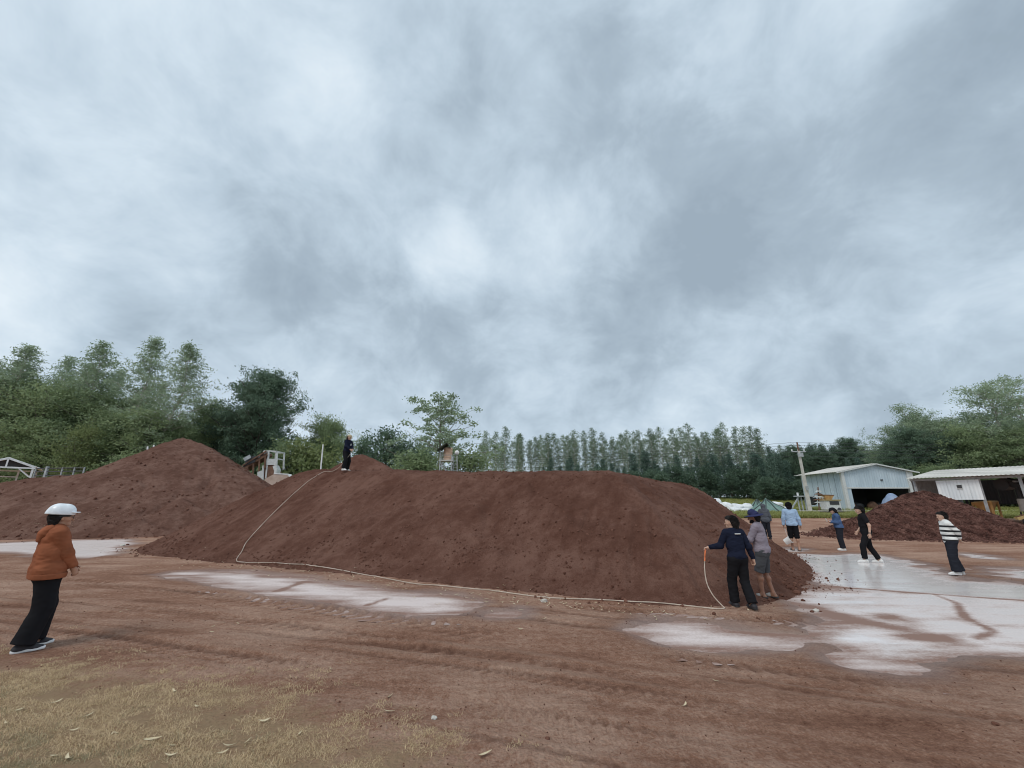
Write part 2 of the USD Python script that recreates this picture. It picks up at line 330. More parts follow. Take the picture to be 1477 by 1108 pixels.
def slab():
    """Grey slab, part dry and pinkish with dust, part under a film of water."""
    N = {"g": ("geometry", {}), "mp": ("mapping", {"rotation": (0, 0, 0.36), "scale": (0.28, 1.2, 1.0)}), "n": ("noise_texture", {"scale": 2.2, "detail": 7.0, "roughness": 0.65}), "f": ("noise_texture", {"scale": 26.0, "detail": 5.0, "roughness": 0.7}),
         "w": ("attribute", {"attribute": "wet"}), "d": ("attribute", {"attribute": "dust"}),
         "k": ("math", {"math_type": "multiply_add", "value2": 2.9, "value3": -1.45}), "s": ("math", {"math_type": "add"}), "k2": ("math", {"math_type": "multiply_add", "value2": 1.1, "value3": -0.55}), "s2": ("math", {"math_type": "add"}),
         "c": ("map_range", {"from_min": -0.15, "from_max": 1.10, "clamp": True}),
         "base": ("mix", {"color1": (0.58, 0.475, 0.445), "color2": (0.76, 0.70, 0.675)}), "col": ("mix", {"color2": (0.230, 0.132, 0.098)}),
         "ww": ("math", {"math_type": "multiply_add", "value2": -1.1}), "wc": ("map_range", {"from_min": 0.05, "from_max": 0.75, "clamp": True}),
         "ro": ("map_range", {"to_min": 0.72, "to_max": 0.08, "clamp": True}), "bm": ("bump", {"strength": 0.12, "distance": 0.01}), "p": ("principled_bsdf", {"ior": 1.45, "specular_ior_level": 0.5})}
    L = [("g.position", "mp.vector"), ("mp.vector", "n.vector"), ("g.position", "f.vector"), ("n.fac", "k.value1"), ("k.value", "s.value1"), ("d.fac", "s.value2"), ("f.fac", "k2.value1"), ("k2.value", "s2.value1"), ("s.value", "s2.value2"),
         ("s2.value", "c.value"), ("w.fac", "base.fac"), ("base.color", "col.color1"), ("c.result", "col.fac"), ("col.color", "p.base_color"),
         ("c.result", "ww.value1"), ("w.fac", "ww.value3"), ("ww.value", "wc.value"), ("wc.result", "ro.value"), ("ro.result", "p.roughness"), ("f.fac", "bm.height"), ("bm.normal", "p.normal")]
    return usdkit.material(stage, LOOK + "wet_slab", N, L, surface="p.BSDF")

# ------------------------------------------------------------------ bare slab showing through the soil (outlines on the ground)
def outline(px):
    return smooth_poly([on_ground(u, v)[:2] for u, v in px], 2)
BARE = [  # (outline in the photograph, wetness)
    ([(222, 827), (300, 822), (360, 824), (430, 832), (480, 843), (560, 853), (640, 857), (700, 866), (684, 882), (620, 888), (560, 885), (480, 869), (400, 856), (320, 844), (255, 832)], 0.30),
    ([(700, 880), (762, 879), (762, 888), (700, 890)], 0.2),
    ([(905, 903), (960, 896), (1015, 900), (1060, 906), (1140, 912), (1185, 923), (1130, 935), (1010, 938), (950, 926)], 0.35),
    ([(-150, 786), (0, 783), (100, 779), (200, 777), (172, 790), (168, 802), (100, 807), (0, 794), (-150, 796)], 0.55),
    ([(1128, 797), (1200, 800), (1250, 799), (1292, 806), (1340, 818), (1370, 832), (1420, 840), (1477, 843), (1580, 850), (1600, 880), (1477, 872), (1330, 860), (1180, 850), (1172, 830), (1150, 815)], 1.0),
    ([(1150, 851), (1200, 848), (1300, 856), (1350, 864), (1376, 874), (1392, 892), (1420, 907), (1390, 914), (1330, 905), (1280, 902), (1230, 892), (1175, 876), (1140, 862)], 0.75),
    ([(1362, 862), (1430, 866), (1600, 872), (1640, 950), (1477, 938), (1440, 924), (1428, 908), (1402, 890), (1382, 874)], 0.95),
    ([(1160, 903), (1230, 899), (1300, 913), (1370, 923), (1440, 935), (1400, 947), (1330, 952), (1270, 951), (1240, 938), (1190, 922)], 0.85),
    ([(1195, 938), (1260, 944), (1330, 958), (1320, 966), (1250, 966), (1205, 956)], 0.5),
    ([(1165, 846), (1330, 850), (1600, 860), (1640, 945), (1440, 944), (1330, 950), (1250, 948), (1195, 928), (1185, 900), (1150, 868)], 0.6),
    ([(1395, 798), (1440, 804), (1436, 807), (1390, 802)], 0.9),
    ([(1432, 818), (1480, 820), (1560, 828), (1560, 838), (1470, 836), (1436, 830)], 0.9),
    ([(1130, 789), (1165, 791), (1165, 796), (1120, 795)], 0.7)]
BARE = [(outline(p), w) for p, w in BARE]
def bare(x, y):
    """(signed distance into the bare slab, roughened, and wetness)."""
    d, w = np.full(x.shape, -9.0), np.zeros(x.shape)
    q, s = y * 0.94 + x * 0.34, x * 0.94 - y * 0.34
    ragged = (fb(s, q, 1.0, 4, 3) - 0.5) * 0.8 + (fb(s * 0.6, q * 1.8, 1.6, 5, 5) - 0.5) * 0.8
    for poly, wet in BARE:
        x0, y0 = poly.min(0) - 1.5; x1, y1 = poly.max(0) + 1.5
        m = (x > x0) & (x < x1) & (y > y0) & (y < y1)
        if m.any():
            e = inside_distance(poly, x[m], y[m]); far = np.hypot(x[m], y[m]) * 0.08
            e = e + ragged[m] * np.clip(far, 0.3, 1.3)
            better = e > d[m]
            dm, wm = d[m], w[m]; dm[better] = e[better]; wm[better] = wet; d[m], w[m] = dm, wm
    return d, w

SEAMS = [[(1165, 843), (1250, 849), (1330, 855), (1400, 860), (1600, 874)], [(1345, 856), (1378, 868), (1392, 890), (1425, 905), (1432, 910), (1410, 919)], [(1290, 890), (1345, 897), (1390, 899)], [(1326, 917), (1390, 922), (1460, 928), (1560, 930)], [(1175, 878), (1260, 899), (1330, 912)], [(400, 852), (440, 838)], [(530, 872), (560, 862)]]
def seam(x, y):
    """Soil caught in the joints and cracks of the slab."""
    out = np.zeros(x.shape)
    for px, wd in zip(SEAMS, (0.09, 0.07, 0.40, 0.36, 0.3, 0.08, 0.06)):
        p = np.array([on_ground(u, v)[:2] for u, v in px]); best = np.full(x.shape, 9.0)
        for a, b in zip(p[:-1], p[1:]):
            e = b - a; t = np.clip(((x - a[0]) * e[0] + (y - a[1]) * e[1]) / (e @ e), 0, 1); best = np.minimum(best, np.hypot(x - a[0] - t * e[0], y - a[1] - t * e[1]))
        out = np.maximum(out, np.exp(-((best + (fb(x, y, 2.0, 3, 77) - 0.5) * wd * 1.5) / wd) ** 2) * (sm(0.40, 0.62, fb(x, y, 0.9, 4, 78)) if wd > 0.15 else 1.0))
    return out * 1.3

TURF = smooth_poly([on_ground(u, v)[:2] for u, v in [(-260, 950), (0, 948), (90, 955), (200, 980), (330, 988), (430, 1012), (530, 1052), (640, 1098), (720, 1140), (760, 1250)]] + [np.array([0.2, -2]), np.array([-9, -2])], 2)
def turf(x, y):
    d = np.full(x.shape, -9.0); m = (x < 3) & (y < 8) & (y > -4) & (x > -16)
    d[m] = inside_distance(TURF, x[m], y[m]) + (fb(x[m], y[m], 1.3, 5, 9) - 0.5) * 1.3
    return d

TRACKS = [([(800, 872), (870, 878), (960, 884), (1060, 891), (1150, 900), (1260, 912)], 0.26, 0.21, 0.034), ([(1060, 1060), (1130, 1073), (1200, 1090), (1280, 1112)], 0.11, 0.10, 0.020),
          ([(60, 835), (180, 846), (300, 858), (440, 876), (600, 897), (760, 925)], 0.34, 0.26, 0.018), ([(20, 905), (110, 914), (220, 930), (360, 950), (520, 985)], 0.26, 0.20, 0.018), ([(150, 872), (300, 888), (480, 910), (700, 950)], 0.22, 0.22, 0.016),
          ([(900, 935), (1050, 962), (1200, 985), (1400, 1015)], 0.24, 0.2, 0.014), ([(450, 932), (640, 958), (850, 990), (1040, 1018), (1250, 1050)], 0.18, 0.13, 0.014), ([(620, 1010), (800, 1040), (960, 1068), (1120, 1100)], 0.15, 0.11, 0.013)]
RUTS = [(2.2, 0.06, 0.012, 1), (2.6, 0.09, 0.018, 2), (2.95, 0.05, 0.010, 3), (3.3, 0.10, 0.018, 4), (3.7, 0.06, 0.012, 5), (4.05, 0.11, 0.022, 6), (4.45, 0.06, 0.014, 7), (4.8, 0.09, 0.018, 8), (5.2, 0.07, 0.014, 9), (5.6, 0.12, 0.020, 10), (6.0, 0.07, 0.014, 11), (6.5, 0.11, 0.020, 12), (7.0, 0.08, 0.016, 13), (7.5, 0.14, 0.022, 14), (8.1, 0.09, 0.016, 15), (8.8, 0.13, 0.018, 16), (9.6, 0.12, 0.018, 17)]
def ruts(x, y):
    """(height, painted groove shade and berm light) of the long wheel ruts that sweep along the road in front of the heap."""
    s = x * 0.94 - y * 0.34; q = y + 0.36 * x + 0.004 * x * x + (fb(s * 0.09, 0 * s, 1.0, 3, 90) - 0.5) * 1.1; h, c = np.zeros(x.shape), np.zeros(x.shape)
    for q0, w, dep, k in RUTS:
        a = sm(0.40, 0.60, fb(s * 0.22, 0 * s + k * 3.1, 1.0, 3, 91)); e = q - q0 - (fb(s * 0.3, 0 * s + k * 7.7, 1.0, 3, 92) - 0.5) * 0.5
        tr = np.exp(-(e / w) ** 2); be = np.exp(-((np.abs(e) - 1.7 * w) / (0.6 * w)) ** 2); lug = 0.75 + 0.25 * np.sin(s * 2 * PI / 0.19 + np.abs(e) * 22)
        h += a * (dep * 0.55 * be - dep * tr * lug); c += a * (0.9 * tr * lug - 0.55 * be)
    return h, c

def tread(x, y):
    out = np.zeros(x.shape)
    for px, half, period, amp in TRACKS:
        p = np.array([on_ground(u, v)[:2] for u, v in px]); run = 0.0; best = np.full(x.shape, 9.0); along = np.zeros(x.shape); side = np.zeros(x.shape)
        for a, b in zip(p[:-1], p[1:]):
            e = b - a; L = np.linalg.norm(e); e = e / L
            t = np.clip((x - a[0]) * e[0] + (y - a[1]) * e[1], 0, L); dx, dy = x - a[0] - t * e[0], y - a[1] - t * e[1]; d = np.hypot(dx, dy)
            m = d < best; best[m] = d[m]; along[m] = run + t[m]; side[m] = (e[0] * dy - e[1] * dx)[m]; run += L
        fade = sm(half, half * 0.75, np.abs(side)) * sm(half * 1.3, half, best) * sm(0, 0.8, along) * sm(run, run - 0.8, along) * (0.35 + 0.9 * fb(x, y, 0.8, 3, 40))
        out += fade * (amp * np.sin((along + np.abs(side) * 0.7) * 2 * PI / period) - amp * 0.8)
        out += 0.5 * amp * np.exp(-((np.abs(side) - half * 1.1) / (half * 0.2)) ** 2) * (best < half * 1.6) * sm(0, 0.8, along) * sm(run, run - 0.8, along)
    return out

def ground_z(x, y):
    x, y = np.asarray(x, float), np.asarray(y, float)
    shape = np.broadcast(x, y).shape; x, y = np.broadcast_to(x, shape).ravel().copy(), np.broadcast_to(y, shape).ravel().copy()
    q, s = y + 0.36 * x + 0.004 * x * x, x * 0.94 - y * 0.34
    near = sm(30, 16, np.hypot(x, y))
    z = rise(x, y) + near * ((fb(s * 0.12, q, 2.4, 4, 1) - 0.5) * 0.075 + (fb(x, y, 1.1, 4, 2) - 0.5) * 0.05 + (fb(x, y, 7.0, 3, 6) - 0.5) * 0.030)
    z = z + (1 - near) * (fb(x, y, 0.25, 4, 8) - 0.5) * 0.12
    zone = (np.abs(x) < 26) & (y > 0.5) & (y < 16); z[zone] += ruts(x[zone], y[zone])[0]
    zone = (np.abs(x) < 14) & (y > 2) & (y < 15)
    z[zone] += tread(x[zone], y[zone])
    d, _ = bare(x, y)
    cover = sm(-0.25, 0.12, d)
    z = z * (1 - 0.9 * cover) + 0.012 * sm(-0.8, -0.1, d) * (1 - cover) - 0.034 * cover
    return z.reshape(shape)

def graded(parts):
    out = []
    for a, b, s0, s1 in parts:
        t, k = a, []
        while t < b - 1e-6:
            k.append(t); t += s0 + (s1 - s0) * (t - a) / (b - a)
        out += k
    return np.array(out + [parts[-1][1]])

def build_ground():
    gx = graded([(0, 7, 0.05, 0.06), (7, 16, 0.06, 0.12), (16, 40, 0.12, 0.8), (40, 700, 0.8, 60)]); gx = np.r_[-gx[:0:-1], gx]
    gy = graded([(1.2, 6, 0.03, 0.045), (6, 14, 0.045, 0.08), (14, 26, 0.08, 0.25), (26, 120, 0.25, 3), (120, 900, 3, 60)]); gy = np.r_[[-60, -30, -15, -8, -4, -2, -0.6, 0.4], gy]
    X, Y = np.meshgrid(gx, gy); Z = ground_z(X, Y)
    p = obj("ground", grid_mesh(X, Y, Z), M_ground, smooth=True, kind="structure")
    x, y = X.ravel(), Y.ravel(); d, w = bare(x, y)
    primvar(p, "turf", sm(-0.5, 0.7, turf(x, y)))
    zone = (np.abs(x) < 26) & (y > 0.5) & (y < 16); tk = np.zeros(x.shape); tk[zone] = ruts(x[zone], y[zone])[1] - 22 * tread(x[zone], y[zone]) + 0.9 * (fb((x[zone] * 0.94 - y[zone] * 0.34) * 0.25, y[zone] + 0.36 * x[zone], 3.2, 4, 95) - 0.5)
    primvar(p, "track_shade", np.clip(tk * (1 - 0.8 * sm(-0.5, 0.7, turf(x, y))), -1, 1))  # painted shading of ruts and treads, plus random streaks along the road
    primvar(p, "damp", np.clip(sm(-0.9, 0.0, d) * w * 1.1, 0, 1))
    primvar(p, "pale", sm(-0.45, -0.02, d) * 0.75 * (0.4 + fb(x, y, 2.2, 3, 21)))
    primvar(p, "field", sm(38.5, 41, y + 3 * (fb(x, y, 0.4, 3, 61) - 0.5)) * 0.9)
    X, Y = np.meshgrid(np.arange(-30, 34, 0.09), np.r_[np.arange(4.5, 12, 0.07), np.arange(12, 26, 0.14)])
    d, w = bare(X, Y); q, s = Y * 0.94 + X * 0.34, X * 0.94 - Y * 0.34
    dust = 0.92 - 0.98 * sm(-0.05, 0.6, d) + seam(X, Y) + 0.5 * (fb(s * 0.2, q, 0.9, 3, 15) - 0.42) * (1.25 - w)
    p = obj("concrete_yard", grid_mesh(X, Y, np.full(X.shape, -0.013), d > -0.5), slab(), smooth=True, kind="structure")
    keep = (d > -0.5).ravel(); n = X.size
    # the same vertices that grid_mesh kept
    ny, nx = X.shape; i, j = np.meshgrid(np.arange(ny - 1), np.arange(nx - 1), indexing="ij")
    qd = np.stack([i * nx + j, i * nx + j + 1, (i + 1) * nx + j + 1, (i + 1) * nx + j], -1).reshape(-1, 4); used = np.unique(qd[keep[qd].any(1)])
    primvar(p, "wet", np.clip(w.ravel()[used] * (0.75 + 0.35 * fb(X, Y, 0.5, 3, 31).ravel()[used]), 0, 1)); primvar(p, "dust", dust.ravel()[used])
build_ground()

# ------------------------------------------------------------------ heaps of soil and rock
def rocks(rng, n, sizes, proto_n=6):
    """Small angular lumps as one vertex array per lump: returns a list of (v, f) prototypes."""
    out = []
    for k in range(proto_n):
        m = trimesh.creation.icosphere(n); v = np.array(m.vertices)
        v *= (0.65 + 0.6 * meshkit.noise(v * 1.6 + 7.7 * k, k))[:, None] * np.array([1, 0.8, 0.62])
        out.append((v, np.array(m.faces)))
    return out

def scatter(protos, at_, size, rng, sink=0.3):
    """Copies of the prototypes at the points, turned and scaled at random, as one mesh."""
    vs, fs, n = [], [], 0; which = rng.integers(0, len(protos), len(at_))
    for k, (v, f) in enumerate(protos):
        p, s = at_[which == k], size[which == k]; m = len(p)
        if not m:
            continue
        a = rng.normal(size=(m, 4)); a /= np.linalg.norm(a, axis=1, keepdims=True); w, x, y, z = a.T
        R = np.stack([1 - 2 * (y * y + z * z), 2 * (x * y - z * w), 2 * (x * z + y * w), 2 * (x * y + z * w), 1 - 2 * (x * x + z * z), 2 * (y * z - x * w), 2 * (x * z - y * w), 2 * (y * z + x * w), 1 - 2 * (x * x + y * y)], -1).reshape(m, 3, 3)
        V = np.einsum("mij,vj->mvi", R, v) * s[:, None, None] + p[:, None]; V[..., 2] += s[:, None] * (0.5 - sink)
        vs.append(V.reshape(-1, 3)); fs.append((f[None] + n + (np.arange(m) * len(v))[:, None, None]).reshape(-1, 3)); n += m * len(v)
    return np.vstack(vs), np.vstack(fs)

def relief(h, x, y, seed, rough=1.0):
    """The heap with its slumps, runnels and trampled ledges."""
    z, d = h(x, y); on = sm(-0.1, 0.8, d)
    e = 0.25
    gx, gy = (h(x + e, y)[0] - h(x - e, y)[0]) / (2 * e), (h(x, y + e)[0] - h(x, y - e)[0]) / (2 * e)
    t = np.arctan2(gy, gx); steep = sm(0.2, 0.6, np.hypot(gx, gy))
    across = x * np.sin(t) - y * np.cos(t)
    b = (fb(x, y, 0.55, 4, seed) - 0.5) * 0.30 + (fb(x, y, 2.1, 4, seed + 1) - 0.5) * 0.10
    b = b + steep * (fb(across * 1.0 + 0 * x, z * 0.30, 3.4, 4, seed + 2) - 0.5) * 0.21            # runnels down the slope
    led = z * 1.6 + fb(x, y, 0.9, 3, seed + 3) * 2.2; led = led - np.floor(led)
    b = b + steep * 0.055 * (sm(0, 0.75, led) - sm(0.75, 1, led)) * sm(0.52, 0.66, fb(x, y, 0.8, 3, seed + 4))   # slumped ledges
    b = b + (fb(x, y, 7.0, 4, seed + 5) - 0.5) * 0.11
    return z + rough * on * b, d

def heap_thing(h, lim, step, mat, seed, name, label, rough=1.0, category="soil heap", extra=None):
    X, Y = np.meshgrid(np.arange(lim[0], lim[1], step), np.arange(lim[2], lim[3], step)); Z, d = relief(h, X, Y, seed, rough)
    if extra is not None:
        Z = Z + extra(X, Y, Z, d)
    t = thing(name, label, category)
    Z = np.where(d > 0, Z, Z - 0.02) + np.where(d < 0.4, (1 - sm(-0.2, 0.4, d)) * -0.03, 0) + rise(X, Y) * (d < 0.6) * 0
    keep = d > -0.35; pr_ = obj("slope", grid_mesh(X, Y, Z, keep), mat, t, smooth=True)
    e = 0.25; gx, gy = (h(X + e, Y)[0] - h(X - e, Y)[0]), (h(X, Y + e)[0] - h(X, Y - e)[0]); a = np.arctan2(gy, gx); ac = X * np.sin(a) - Y * np.cos(a)
    sl = (fb(ac, Z * 0.2, 4.2, 5, seed + 40) - 0.5) * 0.85 * sm(0.15, 0.5, np.hypot(gx, gy)) + (fb(X, Y, 0.8, 5, seed + 41) - 0.5) * 0.6
    ny, nx = X.shape; i, j = np.meshgrid(np.arange(ny - 1), np.arange(nx - 1), indexing="ij"); qd = np.stack([i * nx + j, i * nx + j + 1, (i + 1) * nx + j + 1, (i + 1) * nx + j], -1).reshape(-1, 4)
    primvar(pr_, "slide", sl.ravel()[np.unique(qd[keep.ravel()[qd].any(1)])])
    from scipy.interpolate import RegularGridInterpolator
    surf = RegularGridInterpolator((Y[:, 0], X[0]), np.maximum(Z, ground_far(X, Y)), bounds_error=False, fill_value=0.0); dist = RegularGridInterpolator((Y[:, 0], X[0]), d, bounds_error=False, fill_value=-5.0)
    return t, (lambda x, y: surf(np.stack([y, x], -1))), (lambda x, y: dist(np.stack([y, x], -1)))

def ground_far(x, y):
    return rise(x, y) - 0.01

def clods(t, surf, dist, lim, n, seed, sizes, mat, foot=0.8):
    rng = np.random.default_rng(seed); x, y = rng.uniform(lim[0], lim[1], n * 7), rng.uniform(lim[2], lim[3], n * 7); d = dist(x, y)
    want = np.where(d > 0, 0.25 + 0.9 * np.exp(-d / 0.9), np.exp(d / 0.35) * foot) * (d > -1.0); want = want * (0.25 + 1.5 * sm(0.46, 0.66, fb(x, y, 0.7, 4, seed + 60))); ok = rng.random(len(x)) < want; x, y = x[ok][:n], y[ok][:n]
    s = sizes[0] * (sizes[1] / sizes[0]) ** (rng.random(len(x)) ** 7.0)
    obj("clods", scatter(rocks(rng, 0, 0), np.stack([x, y, surf(x, y)], -1), s, rng), mat, t, kind="stuff")

def scars(X, Y, Z, d):
    """Two slips and a boot trail on the face of the nearest heap."""
    out = np.zeros(X.shape)
    for (u, v, Yd, w, l, dep) in [(708, 700, 13.3, 0.28, 1.1, 0.16), (770, 692, 13.6, 0.2, 0.35, 0.12), (860, 755, 11.6, 0.5, 0.35, 0.12), (700, 745, 12.6, 0.3, 0.5, 0.08), (1000, 742, 12.0, 0.3, 1.3, 0.12), (930, 712, 12.6, 0.22, 1.2, 0.1), (560, 716, 15.0, 1.0, 0.25, 0.1)]:
        c = at(u, v, Yd); a, b = X - c[0], Y - c[1]
        a = a + (fb(X, Y, 2.2, 3, 70) - 0.5) * 0.6; b = b + (fb(X, Y, 2.2, 3, 71) - 0.5) * 0.6
        out -= dep * np.exp(-(a / w) ** 2 - (b / l) ** 2)
    return out

def slips(h, marks):
    def f(X, Y, Z, d):
        out = np.zeros(X.shape)
        for u, v, w, l, dep in marks:
            r = ray(u, v); q = np.arange(14, 36, 0.05); hz = h(r[0] / r[1] * q, q)[0]; i = int(np.argmax(hz >= EYE + r[2] / r[1] * q)); c = (r[0] / r[1] * q[i], q[i])
            a, b = X - c[0] + (fb(X, Y, 1.3, 3, 73) - 0.5) * 1.0, Y - c[1] + (fb(X, Y, 1.3, 3, 74) - 0.5) * 1.0; out -= dep * np.exp(-(a / w) ** 2 - (b / l) ** 2) - dep * 0.5 * np.exp(-(a / w) ** 2 - ((b + 1.6 * l) / (0.8 * l)) ** 2)
        return out
    return f

HEAP, heap_surf, heap_dist = heap_thing(main_heap, (-17.5, 13.5, 7.0, 29), 0.065, M_heap, 100, "soil_heap", "broad flat-topped heap of red-brown soil filling the middle of the yard", extra=scars)
clods(HEAP, heap_surf, heap_dist, (-17, 12.5, 7, 22), 36000, 1, (0.008, 0.055), M_clod, 0.2)
t, left_surf, d_ = heap_thing(left_heap, (-60, -10, 20, 46), 0.13, M_heap_left, 200, "soil_heap", "tall pointed red-brown soil heap at left with a long low shoulder", rough=1.5, extra=slips(left_heap, [(284, 706, 0.45, 0.9, 0.30), (236, 730, 0.4, 1.2, 0.28), (287, 727, 1.0, 0.35, 0.26), (304, 694, 0.35, 0.8, 0.22), (195, 690, 1.5, 0.25, 0.16), (228, 757, 0.7, 0.3, 0.2), (120, 715, 0.9, 0.3, 0.14)]))
clods(t, left_surf, d_, (-40, -11, 20, 36), 9000, 2, (0.016, 0.13), M_clod, 0.4)
heap_thing(back_heap, (-24, -1, 22, 40), 0.15, M_heap, 300, "soil_heap", "pointed red soil heap rising behind the person on the flat-topped heap")
t, rock_surf, rock_dist = heap_thing(rock_heap, (14, 46, 17, 36), 0.12, M_rock, 400, "rock_heap", "dark heap of crushed reddish rock in front of the open shed", rough=0.9, category="rock heap")
def rock_cover():
    rng = np.random.default_rng(5); n = 150000; x, y = rng.uniform(15, 42, n), rng.uniform(19, 32, n); d = rock_dist(x, y); ok = (d > -0.5) & ((d > 0) | (rng.random(n) < 0.12)); x, y = x[ok], y[ok]
    s = 0.022 * (0.085 / 0.022) ** (rng.random(len(x)) ** 2.0)
    m = mottled("crushed_rock", (0.045, 0.021, 0.017), (0.165, 0.085, 0.068), 2.4, 0.9, 0.3, detail=3.0, spec=0.1)
    obj("loose_rocks", scatter(rocks(rng, 0, 0), np.stack([x, y, rock_surf(x, y)], -1), s, rng, 0.25), m, t, kind="stuff")
rock_cover()

# ------------------------------------------------------------------ trees and bushes
def foliage(name, dark, light, trans=0.3, hue=(0.12, 0.10, 0.03)):
    """Leaves: every leaf and every spray of leaves has its own green; some light passes through."""
    N = {"g": ("geometry", {}), "tc": ("texture_coordinate", {}), "n": ("noise_texture", {"scale": 0.55, "detail": 3.0}), "o": ("object_info", {}),
         "a": ("math", {"math_type": "multiply", "value2": 0.5}), "b": ("math", {"math_type": "multiply_add", "value2": 0.9, "value3": -0.25}), "s": ("math", {"math_type": "add"}), "ob": ("math", {"math_type": "multiply_add", "value2": 0.24}),
         "r": ("rgb_ramp", {"ramp": [(0.1, dark), (0.8, light), (1.0, tuple(x + h * 0.5 for x, h in zip(light, hue)))]}),
         "d": ("principled_bsdf", {"roughness": 0.55, "specular_ior_level": 0.3}), "t": ("translucent_bsdf", {}), "m": ("mix_closure", {"fac": trans})}
    L = [("tc.object", "n.vector"), ("g.random_per_island", "a.value1"), ("n.fac", "b.value1"), ("a.value", "s.value1"), ("b.value", "s.value2"), ("o.random", "ob.value1"), ("s.value", "ob.value3"),
         ("ob.value", "r.fac"), ("r.color", "d.base_color"), ("r.color", "t.color"), ("d.BSDF", "m.closure1"), ("t.BSDF", "m.closure2")]
    return usdkit.material(stage, LOOK + name, N, L, surface="m.closure")

F_euc = foliage("eucalyptus_leaves", (0.195, 0.254, 0.165), (0.407, 0.496, 0.319))  # leaf colour lightened to stand in for thin haze
F_euc_far = foliage("pale_eucalyptus_leaves", (0.149, 0.203, 0.135), (0.317, 0.392, 0.250), 0.4)
F_dark = foliage("dark_leaves", (0.068, 0.109, 0.073), (0.177, 0.254, 0.163))
F_mid = foliage("bush_leaves", (0.159, 0.212, 0.109), (0.354, 0.431, 0.212))  # understorey green also paled in place of haze
F_yellow = foliage("yellow_green_leaves", (0.140, 0.175, 0.070), (0.310, 0.350, 0.140))
F_pine = foliage("pine_needles", (0.068, 0.117, 0.092), (0.171, 0.244, 0.181), 0.15)
M_bark = mottled("grey_bark", (0.12, 0.10, 0.08), (0.24, 0.21, 0.18), 6.0, 0.9, 0.4, stretch=(1, 1, 0.25))
M_bark_pale = mottled("pale_bark", (0.34, 0.31, 0.27), (0.55, 0.51, 0.46), 4.0, 0.85, 0.3, stretch=(1, 1, 0.25))
M_bark_dark = mottled("dark_bark", (0.055, 0.045, 0.038), (0.11, 0.09, 0.075), 6.0, 0.9, 0.4, stretch=(1, 1, 0.25))

def leaves(P, L, W, rng, droop=0.3, flat=0.0):
    """A kite-shaped leaf of length L, width W at every point of P."""
    n = len(P); a = rng.normal(size=(n, 3)); a[:, 2] = a[:, 2] * (1 - flat) - droop; a /= np.linalg.norm(a, axis=1, keepdims=True)
    b = rng.normal(size=(n, 3)); b[:, :2] *= (1 - flat * 0.6); b -= (b * a).sum(1, keepdims=True) * a; b /= np.linalg.norm(b, axis=1, keepdims=True)
    s = rng.uniform(0.65, 1.25, (n, 1)); l, w = a * L * s, b * W * s * 0.5; k = np.cross(a, b) * W * 0.12
    v = np.stack([P, P + l * 0.45 + w + k, P + l, P + l * 0.45 - w + k], 1).reshape(-1, 3); i = np.arange(n)[:, None] * 4
    return v, np.vstack([i + [0, 1, 2], i + [0, 2, 3]])

def path_of(a, b, n, rng, wander):
    t = np.linspace(0, 1, n)[:, None]; p = a + (b - a) * t
    return p + np.cumsum(rng.normal(size=(n, 3)) * wander / n ** 0.5, 0) * np.minimum(t * 4, 1)

def tree(name, seed, H, trunk_r, base, reach, shape, n_branch, per, leaf, mats, rise_=(0.25, 0.8), spread=0.35, wander=0.25, tips=0.35, droop=0.3, stems=1, flat=0.0, lean=(0, 0), sub=5, sides=6):
    """A tree prototype: a tapered trunk (several stems if asked), limbs, and leaves carried in sprays along the outer part of every limb.
    base: where the crown starts, reach: limb length, shape(t): its share at the height t of the crown."""
    rng = np.random.default_rng(seed); wood, P = [], []; top = np.array([lean[0], lean[1], H * 0.97])
    for k in range(stems):
        foot = rng.normal(size=3) * (0.12 if stems > 1 else 0) * [1, 1, 0]; tip = top + (rng.normal(size=3) * reach * 0.55 * [1, 1, 0.12] if stems > 1 else 0)
        if stems > 1:
            tip[2] = min(tip[2], H * 0.97) * rng.uniform(0.8, 1.0)
        tr = path_of(foot - [0, 0, 0.3], tip, 12, rng, wander); r = trunk_r / stems ** 0.4
        wood.append(tube(tr, r * (1 - 0.9 * np.linspace(0, 1, 12) ** 0.85), sides + 2)); nb = n_branch // stems
        for i in range(nb):
            t = base + (1 - base) * ((i + rng.random()) / nb) ** 0.9; z = t * 11; j = min(int(z), 10); root = tr[j] + (tr[j + 1] - tr[j]) * (z - j)
            az = i * 2.39996 + rng.normal() * 0.4; c = (t - base) / (1 - base); L = reach * shape(c) * rng.uniform(0.55, 1.12); el = rng.uniform(*rise_) * (0.6 + 0.6 * c)
            d = np.array([math.cos(az) * math.cos(el), math.sin(az) * math.cos(el), math.sin(el)]); end = root + d * L
            br = path_of(root, end, 6, rng, 0.10 * L); wood.append(tube(br, max(0.012, r * 0.34 * (1 - c * 0.7)) * np.array([1, 0.8, 0.6, 0.45, 0.3, 0.12]), 4 if sides < 6 else 5, cap=False))
            m = max(3, int(per * (0.35 + 0.65 * shape(c)))); q = rng.integers(0, sub, m)
            cen = []
            for s_ in range(sub):
                u = tips + (1 - tips) * (s_ + rng.random()) / sub; z = u * 5; jj = min(int(z), 4); cen.append(br[jj] + (br[jj + 1] - br[jj]) * (z - jj) + rng.normal(size=3) * 0.16 * L * [1, 1, 0.7])
            cen = np.array(cen); P.append(cen[q] + rng.normal(size=(m, 3)) * spread * rng.uniform(0.6, 1.2, sub)[q][:, None] * [1, 1, 0.62 * (1 - 0.5 * flat)])
    g = kind_of(name); path = str(g.GetPath())
    usdkit.mesh(stage, path + "/trunk", cat(*wood), mats[1], True)
    usdkit.mesh(stage, path + "/crown", leaves(np.vstack(P), leaf[0], leaf[1], rng, droop, flat), mats[0])
    return g

